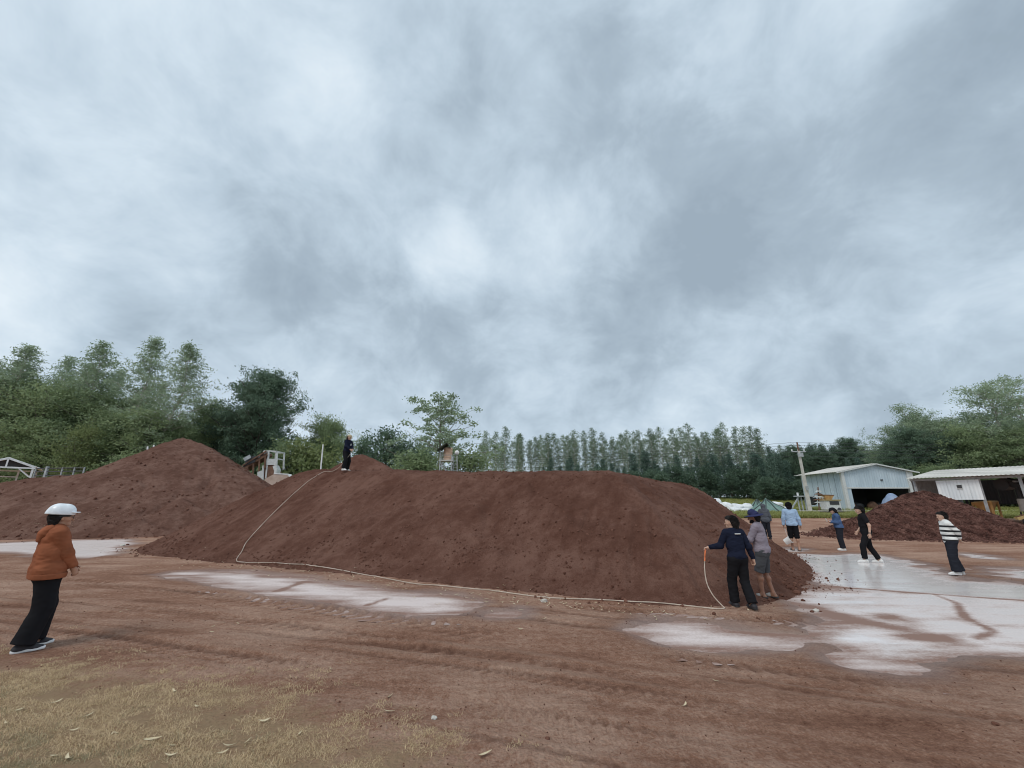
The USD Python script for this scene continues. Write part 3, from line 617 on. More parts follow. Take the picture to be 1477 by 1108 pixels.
plume = lambda c: min(1.0, ((1.02 - c) * 1.85) ** 0.8) * (0.72 + 0.28 * min(1, c * 3))
cone = lambda c: (1 - c) ** 0.7 * 0.92 + 0.10
spire = lambda c: math.sin(PI * min(1, c * 0.8 + 0.16)) ** 0.8
dome_ = lambda c: math.sqrt(max(0, 1 - (1.55 * c - 0.62) ** 2)) * 0.9 + 0.12
# slender plantation eucalypts seen near (left) and far (middle), dark firs and bushes under them
EUC = [tree(f"tall_eucalyptus_{k}", 10 + k, 20, 0.13, 0.26, 3.3, plume, 140, 84, (0.28, 0.09), (F_euc, M_bark_pale), (0.3, 0.9), 0.23, 0.5, 0.3, 0.45, sub=4) for k in range(5)]
FAR = [tree(f"far_eucalyptus_{k}", 30 + k, 20, 0.13, 0.34, 2.1, lambda c: (0.45 + 0.6 * math.sin(PI * min(1, c * 0.86 + 0.06))) * min(1, (1.05 - c) * 5), 90, 38, (0.32, 0.11), (F_euc_far, M_bark_pale), (0.3, 0.9), 0.24, 0.5, 0.3, 0.4, sides=4, sub=3) for k in range(6)]
FIR = [tree(f"dark_fir_{k}", 50 + k, 12, 0.15, 0.16, 2.0, cone, 80, 60, (0.42, 0.12), (F_pine, M_bark_dark), (0.0, 0.5), 0.32, 0.2, 0.2, 0.25, sides=4) for k in range(4)]
BUSHY = [tree(f"round_tree_{k}", 60 + k, 9, 0.22, 0.10, 3.3, dome_, 95, 230, (0.20, 0.09), (F_mid, M_bark), (0.15, 1.0), 0.34, 0.5, 0.35, 0.15) for k in range(4)]
LOW_DARK = [tree(f"low_dark_tree_{k}", 120 + k, 7, 0.2, 0.06, 2.6, dome_, 70, 70, (0.32, 0.15), (F_dark, M_bark_dark), (0.1, 0.9), 0.38, 0.4, 0.35, 0.15, sides=4) for k in range(3)]
BUSHY_FAR = [tree(f"small_round_tree_{k}", 70 + k, 7, 0.2, 0.08, 2.8, dome_, 70, 90, (0.30, 0.14), (F_mid, M_bark), (0.1, 0.9), 0.45, 0.4, 0.35, 0.15, sides=4) for k in range(3)]
DARK = [tree(f"dense_dark_tree_{k}", 80 + k, 14, 0.45, 0.12, 4.6, dome_, 200, 330, (0.22, 0.12), (F_dark, M_bark_dark), (0.1, 1.0), 0.36, 0.7, 0.3, 0.15) for k in range(3)]
KAPOK = tree("tiered_tree", 90, 13.0, 0.26, 0.36, 8.6, lambda c: 1.0 - 0.80 * c, 36, 240, (0.32, 0.16), (F_euc, M_bark), (0.36, 0.55), 0.34, 0.12, 0.42, 0.05, flat=0.45, sub=4)
BROAD = [tree(f"spreading_tree_{k}", 95 + k, 15, 0.34, 0.22, 3.9, dome_, 150, 210, (0.24, 0.09), (F_euc, M_bark_pale), (0.25, 1.1), 0.34, 0.9, 0.35, 0.4, stems=3) for k in range(4)]
YELLOW = tree("yellow_green_tree", 105, 7, 0.15, 0.08, 2.4, dome_, 90, 150, (0.19, 0.08), (F_yellow, M_bark), (0.1, 1.0), 0.36, 0.3, 0.3, 0.1)
PALEBUSH = [tree(f"yellow_bush_{k}", 110 + k, 3.0, 0.07, 0.05, 1.9, dome_, 50, 90, (0.22, 0.11), (F_yellow, M_bark), (0.1, 1.0), 0.28, 0.3, 0.3, 0.1, sides=4) for k in range(2)]

rng = np.random.default_rng(77)
def plant(name, proto, label, category, u, v_top, Y, H, group=None, squash=1.0, rz=None):
    """A tree at the distance Y whose top stands at the photo's (u, v_top); H: the prototype's height."""
    p = at(u, v_top, Y); z = float(rise(p[0], Y)); s = (p[2] - z) / H
    return copy(name, proto, label, category, (p[0], Y, z - 0.05), rng.uniform(0, 360) if rz is None else rz, (s * squash, s * squash, s), group)

# tall stand at left
G = "tall eucalyptus trees in the stand at left"
for i, (u, v, Y, w, what) in enumerate([(-75, 500, 46, 1.15, None), (-40, 490, 50, 1.2, None), (5, 513, 44, 1.0, "leftmost tall eucalyptus whose whole crown is in view"), (40, 515, 47, 1.1, None), (66, 503, 43, 1.2, "broad dark tall eucalyptus above the white shed frame"), (97, 508, 49, 1.0, None), (128, 512, 46, 0.9, None), (157, 484, 44, 1.15, "tallest broad-topped eucalyptus in the middle of the left stand"),
                                        (184, 528, 50, 0.9, None), (211, 481, 43, 0.95, "slender pointed eucalyptus, second from the right in the left stand"), (240, 548, 49, 0.7, None), (268, 484, 42, 1.1, "airy eucalyptus at the right end of the left stand, directly above the pointed heap"), (25, 535, 54, 1.2, None), (110, 540, 55, 1.1, None), (205, 552, 55, 0.9, None)]):
    Y += 5; plant("eucalyptus_tree", EUC[i % 5], what or "tall slender green eucalyptus crowded into the stand behind the left heap", "tree", u, v, Y, 20, None if what else G, w * 1.15)
for i, (u, v, Y, w) in enumerate([(-60, 575, 40, 1.2), (-15, 580, 41, 1.2), (20, 570, 40, 1.1), (55, 585, 39, 1.2), (92, 575, 41, 1.2), (130, 582, 40, 1.2), (165, 590, 42, 1.2), (200, 616, 40, 1.2), (232, 618, 41, 1.1), (256, 622, 40, 1.0), (278, 622, 43, 0.9), (150, 612, 38.5, 1.3), (225, 612, 38.5, 1.3), (75, 622, 38, 1.3), (10, 620, 38, 1.3)]):
    Y += 7.5; plant("leafy_tree", BUSHY[i % 4], "round leafy tree filling the lower storey of the left stand", "tree", u, v, Y, 9, "leafy trees under the tall stand at left", w)
plant("bush", YELLOW, "yellowish bush low in the left stand, right of the white shed frame", "bush", 128, 618, 43.0, 7.0, None, 0.8)
# dark trees behind the gap
plant("dark_tree", DARK[0], "largest dense dark tree, behind the conveyor machine", "tree", 390, 549, 53, 14, None, 0.95)
plant("dark_tree", DARK[1], "dark tree between the left stand and the largest dark tree", "tree", 318, 606, 56, 14, None, 0.85)
plant("dark_tree", DARK[2], "dark tree half hidden behind the left shoulder of the largest dark tree", "tree", 352, 600, 56, 14, None, 0.9)
plant("dark_tree", BUSHY[0], "green tree touching the right end of the tall left stand", "tree", 300, 596, 52, 9, None, 0.7)
plant("leafy_tree", BUSHY[1], "dark green tree behind the leaning white pole", "tree", 462, 612, 58, 9, None, 0.95)
plant("leafy_tree", BUSHY[2], "small leafy tree directly behind the person on the heap", "tree", 492, 622, 60, 9, None, 0.9)
plant("bush", PALEBUSH[1], "light green bush to the right of the conveyor machine", "bush", 440, 655, 47, 3.0, None, 1.0)
plant("bush", BUSHY_FAR[0], "dark bush right beside the conveyor machine", "bush", 414, 645, 48, 7, None, 1.1)
# small trees between the person and the tiered tree
for u, v, Y, k, w, what in [(528, 632, 66, 0, 1.1, "feathery tree right of the person on the heap"), (556, 628, 62, 1, 1.2, "dark rounded tree over the right shoulder of the back heap"), (592, 634, 64, 2, 1.3, "brownish low tree left of the water tank"), (618, 640, 70, 0, 1.2, "low tree just left of the water tank and behind the tiered tree")]:
    plant("leafy_tree", LOW_DARK[k], what, "tree", u, v + 4, Y, 7, None, w * 0.85)
plant("tiered_tree", KAPOK, "tree with branches in airy tiers, rising behind the water tank", "tree", 637, 578, 50, 12.9, None, 1.0, rz=40)
plant("bush", BUSHY_FAR[1], "light green bush left of the water tank stand", "bush", 600, 660, 46, 7, None, 1.6)
plant("bush", BUSHY_FAR[2], "broad yellow-green bush right of the water tank stand", "bush", 677, 656, 44, 7, None, 1.6)
# far row of eucalypts with dark firs in front
G1, G2 = "slender eucalyptus trees in the far row", "dark conical trees in front of the far row"
tops = [(700, 622), (716, 620), (727, 612), (744, 622), (752, 626), (768, 636), (780, 628), (792, 622), (800, 622), (815, 626), (827, 620), (843, 623), (853, 618), (864, 622), (879, 632), (893, 622), (903, 620), (912, 624), (919, 621), (933, 617), (952, 612), (963, 616), (980, 616), (988, 613), (1003, 626), (1010, 622), (1018, 620), (1026, 616), (1034, 618), (1043, 611), (1058, 616), (1067, 613), (1078, 611), (1087, 614)]
for i, (u, v) in enumerate(tops):
    plant("eucalyptus_tree", FAR[i % 6], "slender pale eucalyptus in the far row behind the flat-topped heap", "tree", u, v, 92 + rng.uniform(-3, 4), 20, G1, rng.uniform(0.9, 1.2))
for i in range(52):
    u = 690 + i * 8 + rng.uniform(-4, 4)
    plant("eucalyptus_tree", FAR[(i * 5 + 1) % 6], "slender pale eucalyptus in the far row behind the flat-topped heap", "tree", u, 632 + rng.uniform(-6, 8), 100 + rng.uniform(-2, 5), 20, G1, rng.uniform(0.9, 1.25))
for i in range(40):
    u = 775 + i * 8.3 + rng.uniform(-3, 3); v = (664 if u > 900 else 674) + rng.uniform(-14, 12)
    plant("conical_tree", FIR[i % 4], "dark conical tree in front of the pale far row", "tree", u, v, 86 + rng.uniform(-4, 4), 12, G2, rng.uniform(0.9, 1.35))
for i in range(16):
    u = 860 + i * 15.5 + rng.uniform(-5, 5)
    plant("bush", LOW_DARK[i % 3], "dark low bush at the foot of the far row of trees", "bush", u, 684 + rng.uniform(-8, 6), 83 + rng.uniform(-3, 3), 7, "low bushes at the foot of the far row", rng.uniform(1.1, 1.7))
# ragged dark belt behind the pole and the hangar
for i, u in enumerate(np.arange(1098, 1300, 7.2)):
    plant("ragged_tree", (FIR + DARK)[(i * 3) % 7], "dark ragged tree in the belt behind the utility pole and the grey hangar", "tree", u + rng.uniform(-2, 2), 652 + rng.uniform(-14, 14), 80 + rng.uniform(-5, 6), 12 if (i * 3) % 7 < 4 else 14, "dark trees behind the pole and the hangar", rng.uniform(0.8, 1.1))
for i, u in enumerate(np.arange(1100, 1300, 13)):
    plant("eucalyptus_tree", FAR[i % 6], "thin pale eucalyptus showing above the dark belt behind the hangar", "tree", u + rng.uniform(-3, 3), 643 + rng.uniform(-7, 9), 92, 20, "thin pale trees behind the hangar belt", 0.9)
for i, u in enumerate(np.arange(1092, 1310, 9.5)):
    plant("bush", LOW_DARK[i % 3], "dark bush closing the foot of the tree belt behind the pole and the hangar", "bush", u + rng.uniform(-3, 3), 694 + rng.uniform(-7, 5), 76 + rng.uniform(-3, 3), 7, "bushes at the foot of the belt behind the hangar", rng.uniform(1.5, 2.2))
for i, u in enumerate(np.arange(1340, 1540, 16)):
    plant("bush", BUSHY[i % 4], "low leafy bush under the trees behind the open shed", "bush", u, 684 + rng.uniform(-8, 8), 54 + rng.uniform(-1, 3), 9, "low bushes behind the open shed", rng.uniform(1.5, 2.0))
# spreading trees behind the open shed
for i, (u, v, Y, w, what) in enumerate([(1302, 590, 62, 1.0, "leftmost spreading tree behind the hangar roof, with a slanting pale trunk"), (1340, 588, 60, 1.1, "rounded spreading tree above the gap between hangar and open shed"), (1372, 574, 58, 1.1, "spreading tree over the left end of the open shed"),
                                        (1424, 551, 55, 1.2, "tallest spreading tree, airy at the top, behind the open shed"), (1398, 590, 64, 1.1, "darker spreading tree behind the tallest one"), (1462, 596, 53, 1.0, "spreading tree at the right edge of the view"), (1500, 580, 56, 1.2, "spreading tree cut by the right edge of the view"), (1320, 618, 66, 1.1, "low spreading tree behind the hangar roof ridge")]):
    plant("spreading_tree", BROAD[i % 4], what, "tree", u, v, Y, 15, None, w)
for i, (u, v, Y) in enumerate([(1290, 640, 62), (1316, 628, 58), (1350, 632, 58), (1385, 630, 56), (1415, 632, 56), (1450, 630, 52), (1482, 628, 52), (1520, 630, 52)]):
    plant("leafy_tree", (DARK + BUSHY)[i % 7], "dark leafy tree filling the space under the spreading trees behind the sheds", "tree", u, v, Y, 14 if i % 7 < 3 else 9, "leafy trees under the spreading trees at right", 1.0 if i % 7 < 3 else 1.2)

# ------------------------------------------------------------------ sheds, poles, machines, covers
M_white = mottled("white_paint", (0.62, 0.63, 0.62), (0.80, 0.80, 0.79), 3.0, 0.55, 0.05)
M_cladding = mottled("grey_blue_cladding", (0.38, 0.46, 0.52), (0.50, 0.58, 0.64), 0.9, 0.5, 0.03, detail=7.0, stretch=(1, 1, 0.3))
M_cladding_white = mottled("white_cladding", (0.62, 0.67, 0.70), (0.76, 0.79, 0.80), 0.9, 0.5, 0.03, detail=7.0, stretch=(1, 1, 0.3))
M_roof = mottled("weathered_roof_sheet", (0.42, 0.40, 0.36), (0.64, 0.61, 0.56), 0.8, 0.6, 0.05, detail=8.0, stretch=(1, 0.35, 1))
M_trim = plain("grey_trim", (0.55, 0.56, 0.55), 0.6)
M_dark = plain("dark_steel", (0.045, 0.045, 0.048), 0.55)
M_steel = mottled("grey_steel", (0.26, 0.28, 0.29), (0.42, 0.44, 0.45), 3.0, 0.5)
M_rust = mottled("rusty_steel", (0.11, 0.055, 0.035), (0.22, 0.12, 0.075), 3.0, 0.8, 0.2)
M_orange = mottled("ochre_paint", (0.32, 0.17, 0.055), (0.46, 0.27, 0.10), 2.0, 0.6, 0.1)
M_yellow = mottled("dull_yellow_paint", (0.33, 0.23, 0.09), (0.48, 0.36, 0.16), 2.0, 0.6, 0.1)
M_concrete = mottled("pale_concrete", (0.42, 0.40, 0.36), (0.58, 0.55, 0.50), 2.0, 0.85, 0.2)
M_pink = mottled("dusty_plaster", (0.40, 0.29, 0.23), (0.60, 0.47, 0.40), 1.2, 0.9, 0.1)
M_tarp = mottled("green_tarpaulin", (0.105, 0.185, 0.160), (0.185, 0.270, 0.240), 1.6, 0.6, 0.3)
M_rope_dark = plain("dark_cord", (0.05, 0.06, 0.06), 0.8)
M_bluetarp = mottled("blue_tarpaulin", (0.16, 0.22, 0.34), (0.26, 0.33, 0.46), 1.5, 0.55, 0.3)
M_sack = mottled("white_woven_sack", (0.60, 0.62, 0.64), (0.82, 0.83, 0.83), 2.5, 0.6, 0.4, detail=7.0)
M_tank = mottled("tan_tank", (0.42, 0.27, 0.18), (0.60, 0.42, 0.30), 1.5, 0.6)
M_greenroof = plain("dark_green_sheet", (0.05, 0.065, 0.045), 0.7)
M_wire = plain("black_wire", (0.05, 0.05, 0.055), 0.6)

def gz(p):
    return float(rise(p[0], p[1]))

# --- grey hangar at right
def hangar():
    x0, x1, y0, y1, ze, zp, zb = 39.3, 47.7, 50.0, 57.0, 5.42, 6.28, 0.9; xm = (x0 + x1) / 2; xd0, xd1, zd = 40.15, 47.05, 3.6
    t = thing("hangar", "pale grey-blue metal hangar with shallow gable roof and wide dark open doorway", "hangar", (0, 0, 0))
    top = lambda x: ze + (zp - ze) * (1 - abs(x - xm) / (xm - x0))
    n = 9; xs = np.linspace(x0 + 0.14, x1 - 0.14, n + 1)
    for a, b in zip(xs[:-1], xs[1:]):   # cladding sheets above the doorway, each with ribs
        k = max(3, int((b - a) / 0.07)); q = np.linspace(a + 0.004, b - 0.004, k); rib = 0.028 * np.array([0, 1, 1, 0])[np.arange(k) % 4]
        lo = np.stack([q, y0 - rib, np.full(k, zd)], 1); hi = np.stack([q, y0 - rib, np.array([top(x) for x in q]) - 0.03], 1); v = np.vstack([lo, hi, lo + [0, 0.03, 0], hi + [0, 0.03, 0]]); i = np.arange(k - 1)
        f = [np.stack([i, i + 1, k + i + 1, k + i], 1), np.stack([2 * k + i + 1, 2 * k + i, 3 * k + i, 3 * k + i + 1], 1), np.stack([k + i, k + i + 1, 3 * k + i + 1, 3 * k + i], 1), np.stack([i + 1, i, 2 * k + i, 2 * k + i + 1], 1)]; f = np.vstack(f)
        obj("wall_panel", (v, np.vstack([f[:, [0, 1, 2]], f[:, [0, 2, 3]]])), M_cladding, t)
    ys = np.linspace(y0 + 0.16, y1, 8)
    for a, b in zip(ys[:-1], ys[1:]):   # left side wall
        obj("wall_panel", sheet((x0, b - 0.004, zb - 0.4), (0, a - b + 0.008, 0), (0, 0, ze - zb + 0.38), (-1, 0, 0), 0.28, 0.028), M_cladding, t)
        obj("wall_panel", sheet((x1, a, zb - 0.4), (0, b - a - 0.008, 0), (0, 0, ze - zb + 0.38), (1, 0, 0), 0.28, 0.028), M_cladding, t)
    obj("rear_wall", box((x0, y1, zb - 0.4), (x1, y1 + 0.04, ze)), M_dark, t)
    for a, b in ((x0 - 0.06, xd0), (xd1, x1 + 0.06)):
        obj("door_post", box((a, y0 - 0.16, zb - 0.4), (a + 0.34 if a < xm else b, y0 + 0.16, top(x0 + 0.3) - 0.05) if a < xm else (b, y0 + 0.16, top(x1 - 0.3) - 0.05)), M_trim, t)
    obj("jamb_panel", box((x0 + 0.28, y0 - 0.02, zb - 0.4), (xd0, y0 + 0.05, zd)), M_cladding, t); obj("jamb_panel", box((xd1, y0 - 0.02, zb - 0.4), (x1 - 0.3, y0 + 0.05, zd)), M_cladding, t)
    obj("lintel", box((x0 + 0.29, y0 - 0.09, zd - 0.16), (x1 - 0.29, y0 + 0.1, zd - 0.003)), M_trim, t)
    for s in (-1, 1):                    # roof sheets, lapping at the ridge
        e = (x0 - 0.75) if s < 0 else (x1 + 0.75); drop = (zp - ze) / (xm - x0)
        yy = np.linspace(y0 - 0.35, y1 + 0.3, 9)
        for a, b in zip(yy[:-1], yy[1:]):
            L = abs(e - xm); d = np.array([e - xm, 0, -drop * L]); o = np.array([xm, a if s > 0 else b, zp + 0.06]); w = (b - a - 0.006) * (1 if s > 0 else -1)
            nrm = np.array([s * drop, 0, 1]) / math.hypot(drop, 1)
            obj("roof_panel", sheet(o, (0, w, 0), d, nrm, 0.3, 0.03) if s < 0 else sheet(o, (0, w, 0), d, nrm, 0.3, 0.03), M_roof, t)
        obj("barge_board", bar((xm, y0 - 0.38, zp), (e, y0 - 0.38, zp - drop * abs(e - xm)), 0.05, 0.14), M_trim, t)
    obj("vent", box((xm + 0.35, y0 - 0.13, 4.35), (xm + 0.6, y0 - 0.05, 4.5)), M_dark, t)
    obj("lamp_bracket", cat(bar((x1 - 0.35, y0 - 0.1, 4.6), (x1 - 0.35, y0 - 0.6, 4.72), 0.05), box((x1 - 0.55, y0 - 0.75, 4.62), (x1 - 0.2, y0 - 0.5, 4.74))), M_steel, t)
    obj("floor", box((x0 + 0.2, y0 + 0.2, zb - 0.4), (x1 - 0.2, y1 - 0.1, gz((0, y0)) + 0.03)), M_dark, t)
    obj("inner_lining", cat(box((x1 - 0.12, y0 + 0.25, zb - 0.4), (x1 - 0.08, y1 - 0.05, ze - 0.05)), box((x0 + 0.08, y0 + 0.25, zb - 0.4), (x0 + 0.12, y1 - 0.05, ze - 0.05))), M_dark, t)  # dark sheets added on both side walls to paint the interior shade
    r = np.random.default_rng(3)
    for i, x in enumerate((41.0, 42.3, 43.6, 44.8)):   # things stored just inside the doorway
        m = trimesh.creation.icosphere(2); v = np.array(m.vertices) * r.uniform(0.45, 0.75, 3) * [1, 1, 0.75]; v *= (0.75 + 0.5 * meshkit.noise(v * 2.3 + i * 9, i))[:, None]
        obj("stored_bundle", (v + [x, y0 + 1.6 + 0.5 * (i % 2), 1.45], m.faces), M_dark if i % 2 else M_rust, smooth=True, label=["dark rounded bundle at the left inside the hangar doorway", "rusty lump stored inside the hangar doorway, second from its left side", "dark bundle in the middle of the hangar doorway", "rusty lump inside the hangar doorway nearest the rock heap"][i], category="bundle")
hangar()

# --- long open shed at far right
def shed():
    A, E, N = np.array([34.0, 36.0]), np.array([0.43, -0.903]), np.array([0.903, 0.43]); ze, zr = 3.84, 4.66
    p = lambda e, n, z: np.array([*(A + E * e + N * n), z])
    t = thing("open_shed", "long open-sided shed with pale weathered sheet roof, steel posts and dark machinery bay", "shed")
    L = 15.0; w = 1.0; up = np.array([*(-N * 0.16), 1.0]); up /= np.linalg.norm(up)
    for k in range(15):
        obj("roof_panel", sheet(p(k * w + 0.004, 5.2, zr), np.append(E * (w - 0.008), 0), p(0, -0.55, ze - 0.06) - p(0, 5.2, zr), up, 0.25, 0.03), M_roof, t)
    for k in range(15):
        obj("roof_panel", sheet(p(k * w + w - 0.004, 5.25, zr), np.append(-E * (w - 0.008), 0), p(0, 9.5, 3.95) - p(0, 5.25, zr), np.array([*(N * 0.16), 1.0]), 0.25, 0.03), M_roof, t)
    obj("eave_beam", bar(p(0.1, 0, ze - 0.16), p(L, 0, ze - 0.16), 0.1, 0.16), M_steel, t)
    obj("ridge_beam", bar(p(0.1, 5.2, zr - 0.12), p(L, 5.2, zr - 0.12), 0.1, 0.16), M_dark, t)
    for k, e in enumerate((0.35, 4.2, 6.3, 8.2, 10.2, 12.4, 14.6)):
        q = p(e, 0, 0); obj("post", bar((q[0], q[1], gz(q) - 0.2), (q[0], q[1], ze - 0.24), 0.13), M_steel, t)
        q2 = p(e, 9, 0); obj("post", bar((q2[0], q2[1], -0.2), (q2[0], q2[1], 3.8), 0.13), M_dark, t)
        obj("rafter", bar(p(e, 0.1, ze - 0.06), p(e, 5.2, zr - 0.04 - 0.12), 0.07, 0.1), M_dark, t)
    # pale sheet wall with its small window, hung on the open side
    for k in range(4):
        e0 = 1.75 + k * 0.62; lo = 2.05
        obj("wall_panel", sheet(p(e0 + 0.004, -0.1, lo), np.append(E * 0.612, 0), (0, 0, ze - 0.28 - lo), np.append(-N, 0), 0.2, 0.02), M_cladding_white, t)
    f = obj("window", cat(bar(p(2.95, -0.16, 3.05), p(3.22, -0.16, 3.05), 0.03, 0.26)), M_dark, t); obj("window_frame", cat(bar(p(2.92, -0.17, 3.19), p(3.25, -0.17, 3.19), 0.04, 0.04), bar(p(2.92, -0.17, 2.91), p(3.25, -0.17, 2.91), 0.04, 0.04)), M_trim, f)
    for k in range(8):                   # dark ribbed sheets closing the far end and the back
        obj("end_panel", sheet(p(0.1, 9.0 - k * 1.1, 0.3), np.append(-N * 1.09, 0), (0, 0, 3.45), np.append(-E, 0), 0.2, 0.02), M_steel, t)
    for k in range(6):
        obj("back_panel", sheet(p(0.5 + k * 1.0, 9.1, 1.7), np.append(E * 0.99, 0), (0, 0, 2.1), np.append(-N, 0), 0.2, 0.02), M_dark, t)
    # machines under the roof
    c = thing("conveyor", "dark sloping belt conveyor under the open shed roof", "conveyor")
    obj("belt_frame", cat(bar(p(4.6, 3.2, 3.5), p(8.6, 1.4, 1.6), 0.8, 0.35), bar(p(4.6, 3.7, 3.75), p(8.6, 1.9, 1.85), 0.08, 0.2)), M_dark, c)
    for k in range(7):
        s = k / 6; obj("roller", rod(p(4.7 + 3.8 * s, 3.7 - 1.8 * s, 3.72 - 1.9 * s), p(4.7 + 3.8 * s, 2.7 - 1.8 * s, 3.72 - 1.9 * s), 0.07), M_steel, c)
    for e, z in ((5.4, 3.0), (7.4, 2.0)):
        obj("leg", bar(p(e, 2.4, 0.1), p(e, 2.4, z), 0.12), M_dark, c)
    obj("drive_drum", rod(p(4.6, 3.9, 3.2), p(4.6, 2.5, 3.2), 0.42, sides=18), M_dark, c)
    c = thing("hopper", "ochre steel hopper half hidden by the rock heap under the white sheet wall", "hopper")
    q = [p(3.2, 0.9, 1.85), p(4.2, 0.9, 1.95), p(4.2, 2.2, 1.95), p(3.2, 2.2, 1.85)]; b = [p(3.5, 1.3, 0.9), p(3.9, 1.3, 0.9), p(3.9, 1.8, 0.9), p(3.5, 1.8, 0.9)]
    obj("bin", (np.array(q + b), np.array([[0, 1, 5], [0, 5, 4], [1, 2, 6], [1, 6, 5], [2, 3, 7], [2, 7, 6], [3, 0, 4], [3, 4, 7]])), M_orange, c); obj("rim", cat(*[bar(q[i], q[(i + 1) % 4], 0.08) for i in range(4)]), M_yellow, c)
    for i in range(4):
        obj("leg", bar(q[i] * [1, 1, 0] + [0, 0, 0.0], q[i], 0.1), M_orange, c)
    c = thing("timber_ramp", "dull yellow sloping beam frame with crossed legs in the open shed", "frame")
    a, b = p(5.4, 0.7, 0.7), p(9.0, 0.9, 2.3); obj("beam", bar(a, b, 0.14, 0.2), M_yellow, c); obj("beam", bar(a + [0.5, 0.6, 0], b + [0.5, 0.6, 0], 0.14, 0.2), M_yellow, c)
    for s, e0, e1 in ((0, 6.9, 7.3), (1, 8.2, 7.9), (2, 8.6, 8.9)):
        obj("leg", bar(p(e0, 0.8, 0.0), p(e1, 0.8, 1.75 + 0.15 * s), 0.13), M_yellow, c)
    obj("brace", bar(p(7.0, 0.75, 1.35), p(8.3, 0.75, 0.9), 0.08), M_yellow, c); obj("deck", bar(a + [0.3, 0.3, 0.12], b + [0.3, 0.3, 0.12], 0.7, 0.05), M_rust, c)
    # wheel loader bucket, light parts between the posts
    c = thing("drum", "pale round drum standing among the machines in the open shed", "drum"); q = p(5.6, 2.2, 0); obj("shell", lathe([(0, 1.2), (0.34, 1.2), (0.36, 1.25), (0.36, 2.05), (0.33, 2.12), (0, 2.12)], 18, (q[0], q[1], 0.0)), M_concrete, c, smooth=40)
    obj("stand", cat(*[bar((q[0] + 0.25 * i, q[1] + 0.25 * j, 0), (q[0] + 0.25 * i, q[1] + 0.25 * j, 1.2), 0.07) for i in (-1, 1) for j in (-1, 1)]), M_dark, c)
shed()

# --- utility pole and wires
PB, PT = at(1168, 737, 47.5), at(1150.5, 638, 47.5)
def pole():
    x, y = PB[0] + 0.05, 47.5; g = gz((x, y)); t = thing("utility_pole", "tall pale concrete utility pole in front of the grey hangar", "utility pole", (x, y, g))
    H = PT[2] - g
    obj("shaft", cat(bar((0, 0, -0.5), (0, 0, H * 0.52), 0.30, 0.24), bar((0, 0, H * 0.52), (0, 0, H * 0.87), 0.23, 0.18)), M_concrete, t)
    obj("top_section", bar((0, 0, H * 0.87), (0, 0, H), 0.12), M_rust, t)
    obj("crossarm", bar((-0.8, 0, H * 0.86), (0.8, 0, H * 0.86), 0.1, 0.12), M_steel, t)
    for k in (-0.7, 0.0, 0.7):
        obj("insulator", lathe([(0, 0), (0.05, 0), (0.09, 0.05), (0.05, 0.09), (0.09, 0.14), (0.04, 0.2), (0, 0.2)], 8, (k, 0.1, H * 0.86 + 0.06)), M_white, t)
    obj("junction_box", box((-0.3, -0.24, H * 0.78), (0.3, -0.14, H * 0.84)), M_steel, t)
    obj("meter_box", box((-0.13, -0.3, 2.3), (0.13, -0.19, 2.75)), M_steel, t)
    for k, (dz, dx, sagz) in enumerate(((H, 0, 0.3), (H * 0.955, -0.1, 0.35), (H * 0.91, 0.1, 0.4), (H * 0.87, -0.6, 0.45), (H * 0.80, 0.12, 0.5))):
        pts = []
        for s in np.linspace(-1, 1, 41):
            X = x + s * 42 + dx; Y = y + (40 if s < 0 else 14) * abs(s) + 0.02; base = g + dz
            u = abs(s); pts.append((X, Y, base + 2.0 * u - 4 * sagz * u * (1 - u)))
        obj("power_line", tube(pts, 0.016, 4), M_wire, label="thin overhead wire strung from the pale concrete utility pole past the hangar", category="power line", group="overhead wires on the pole")
pole()

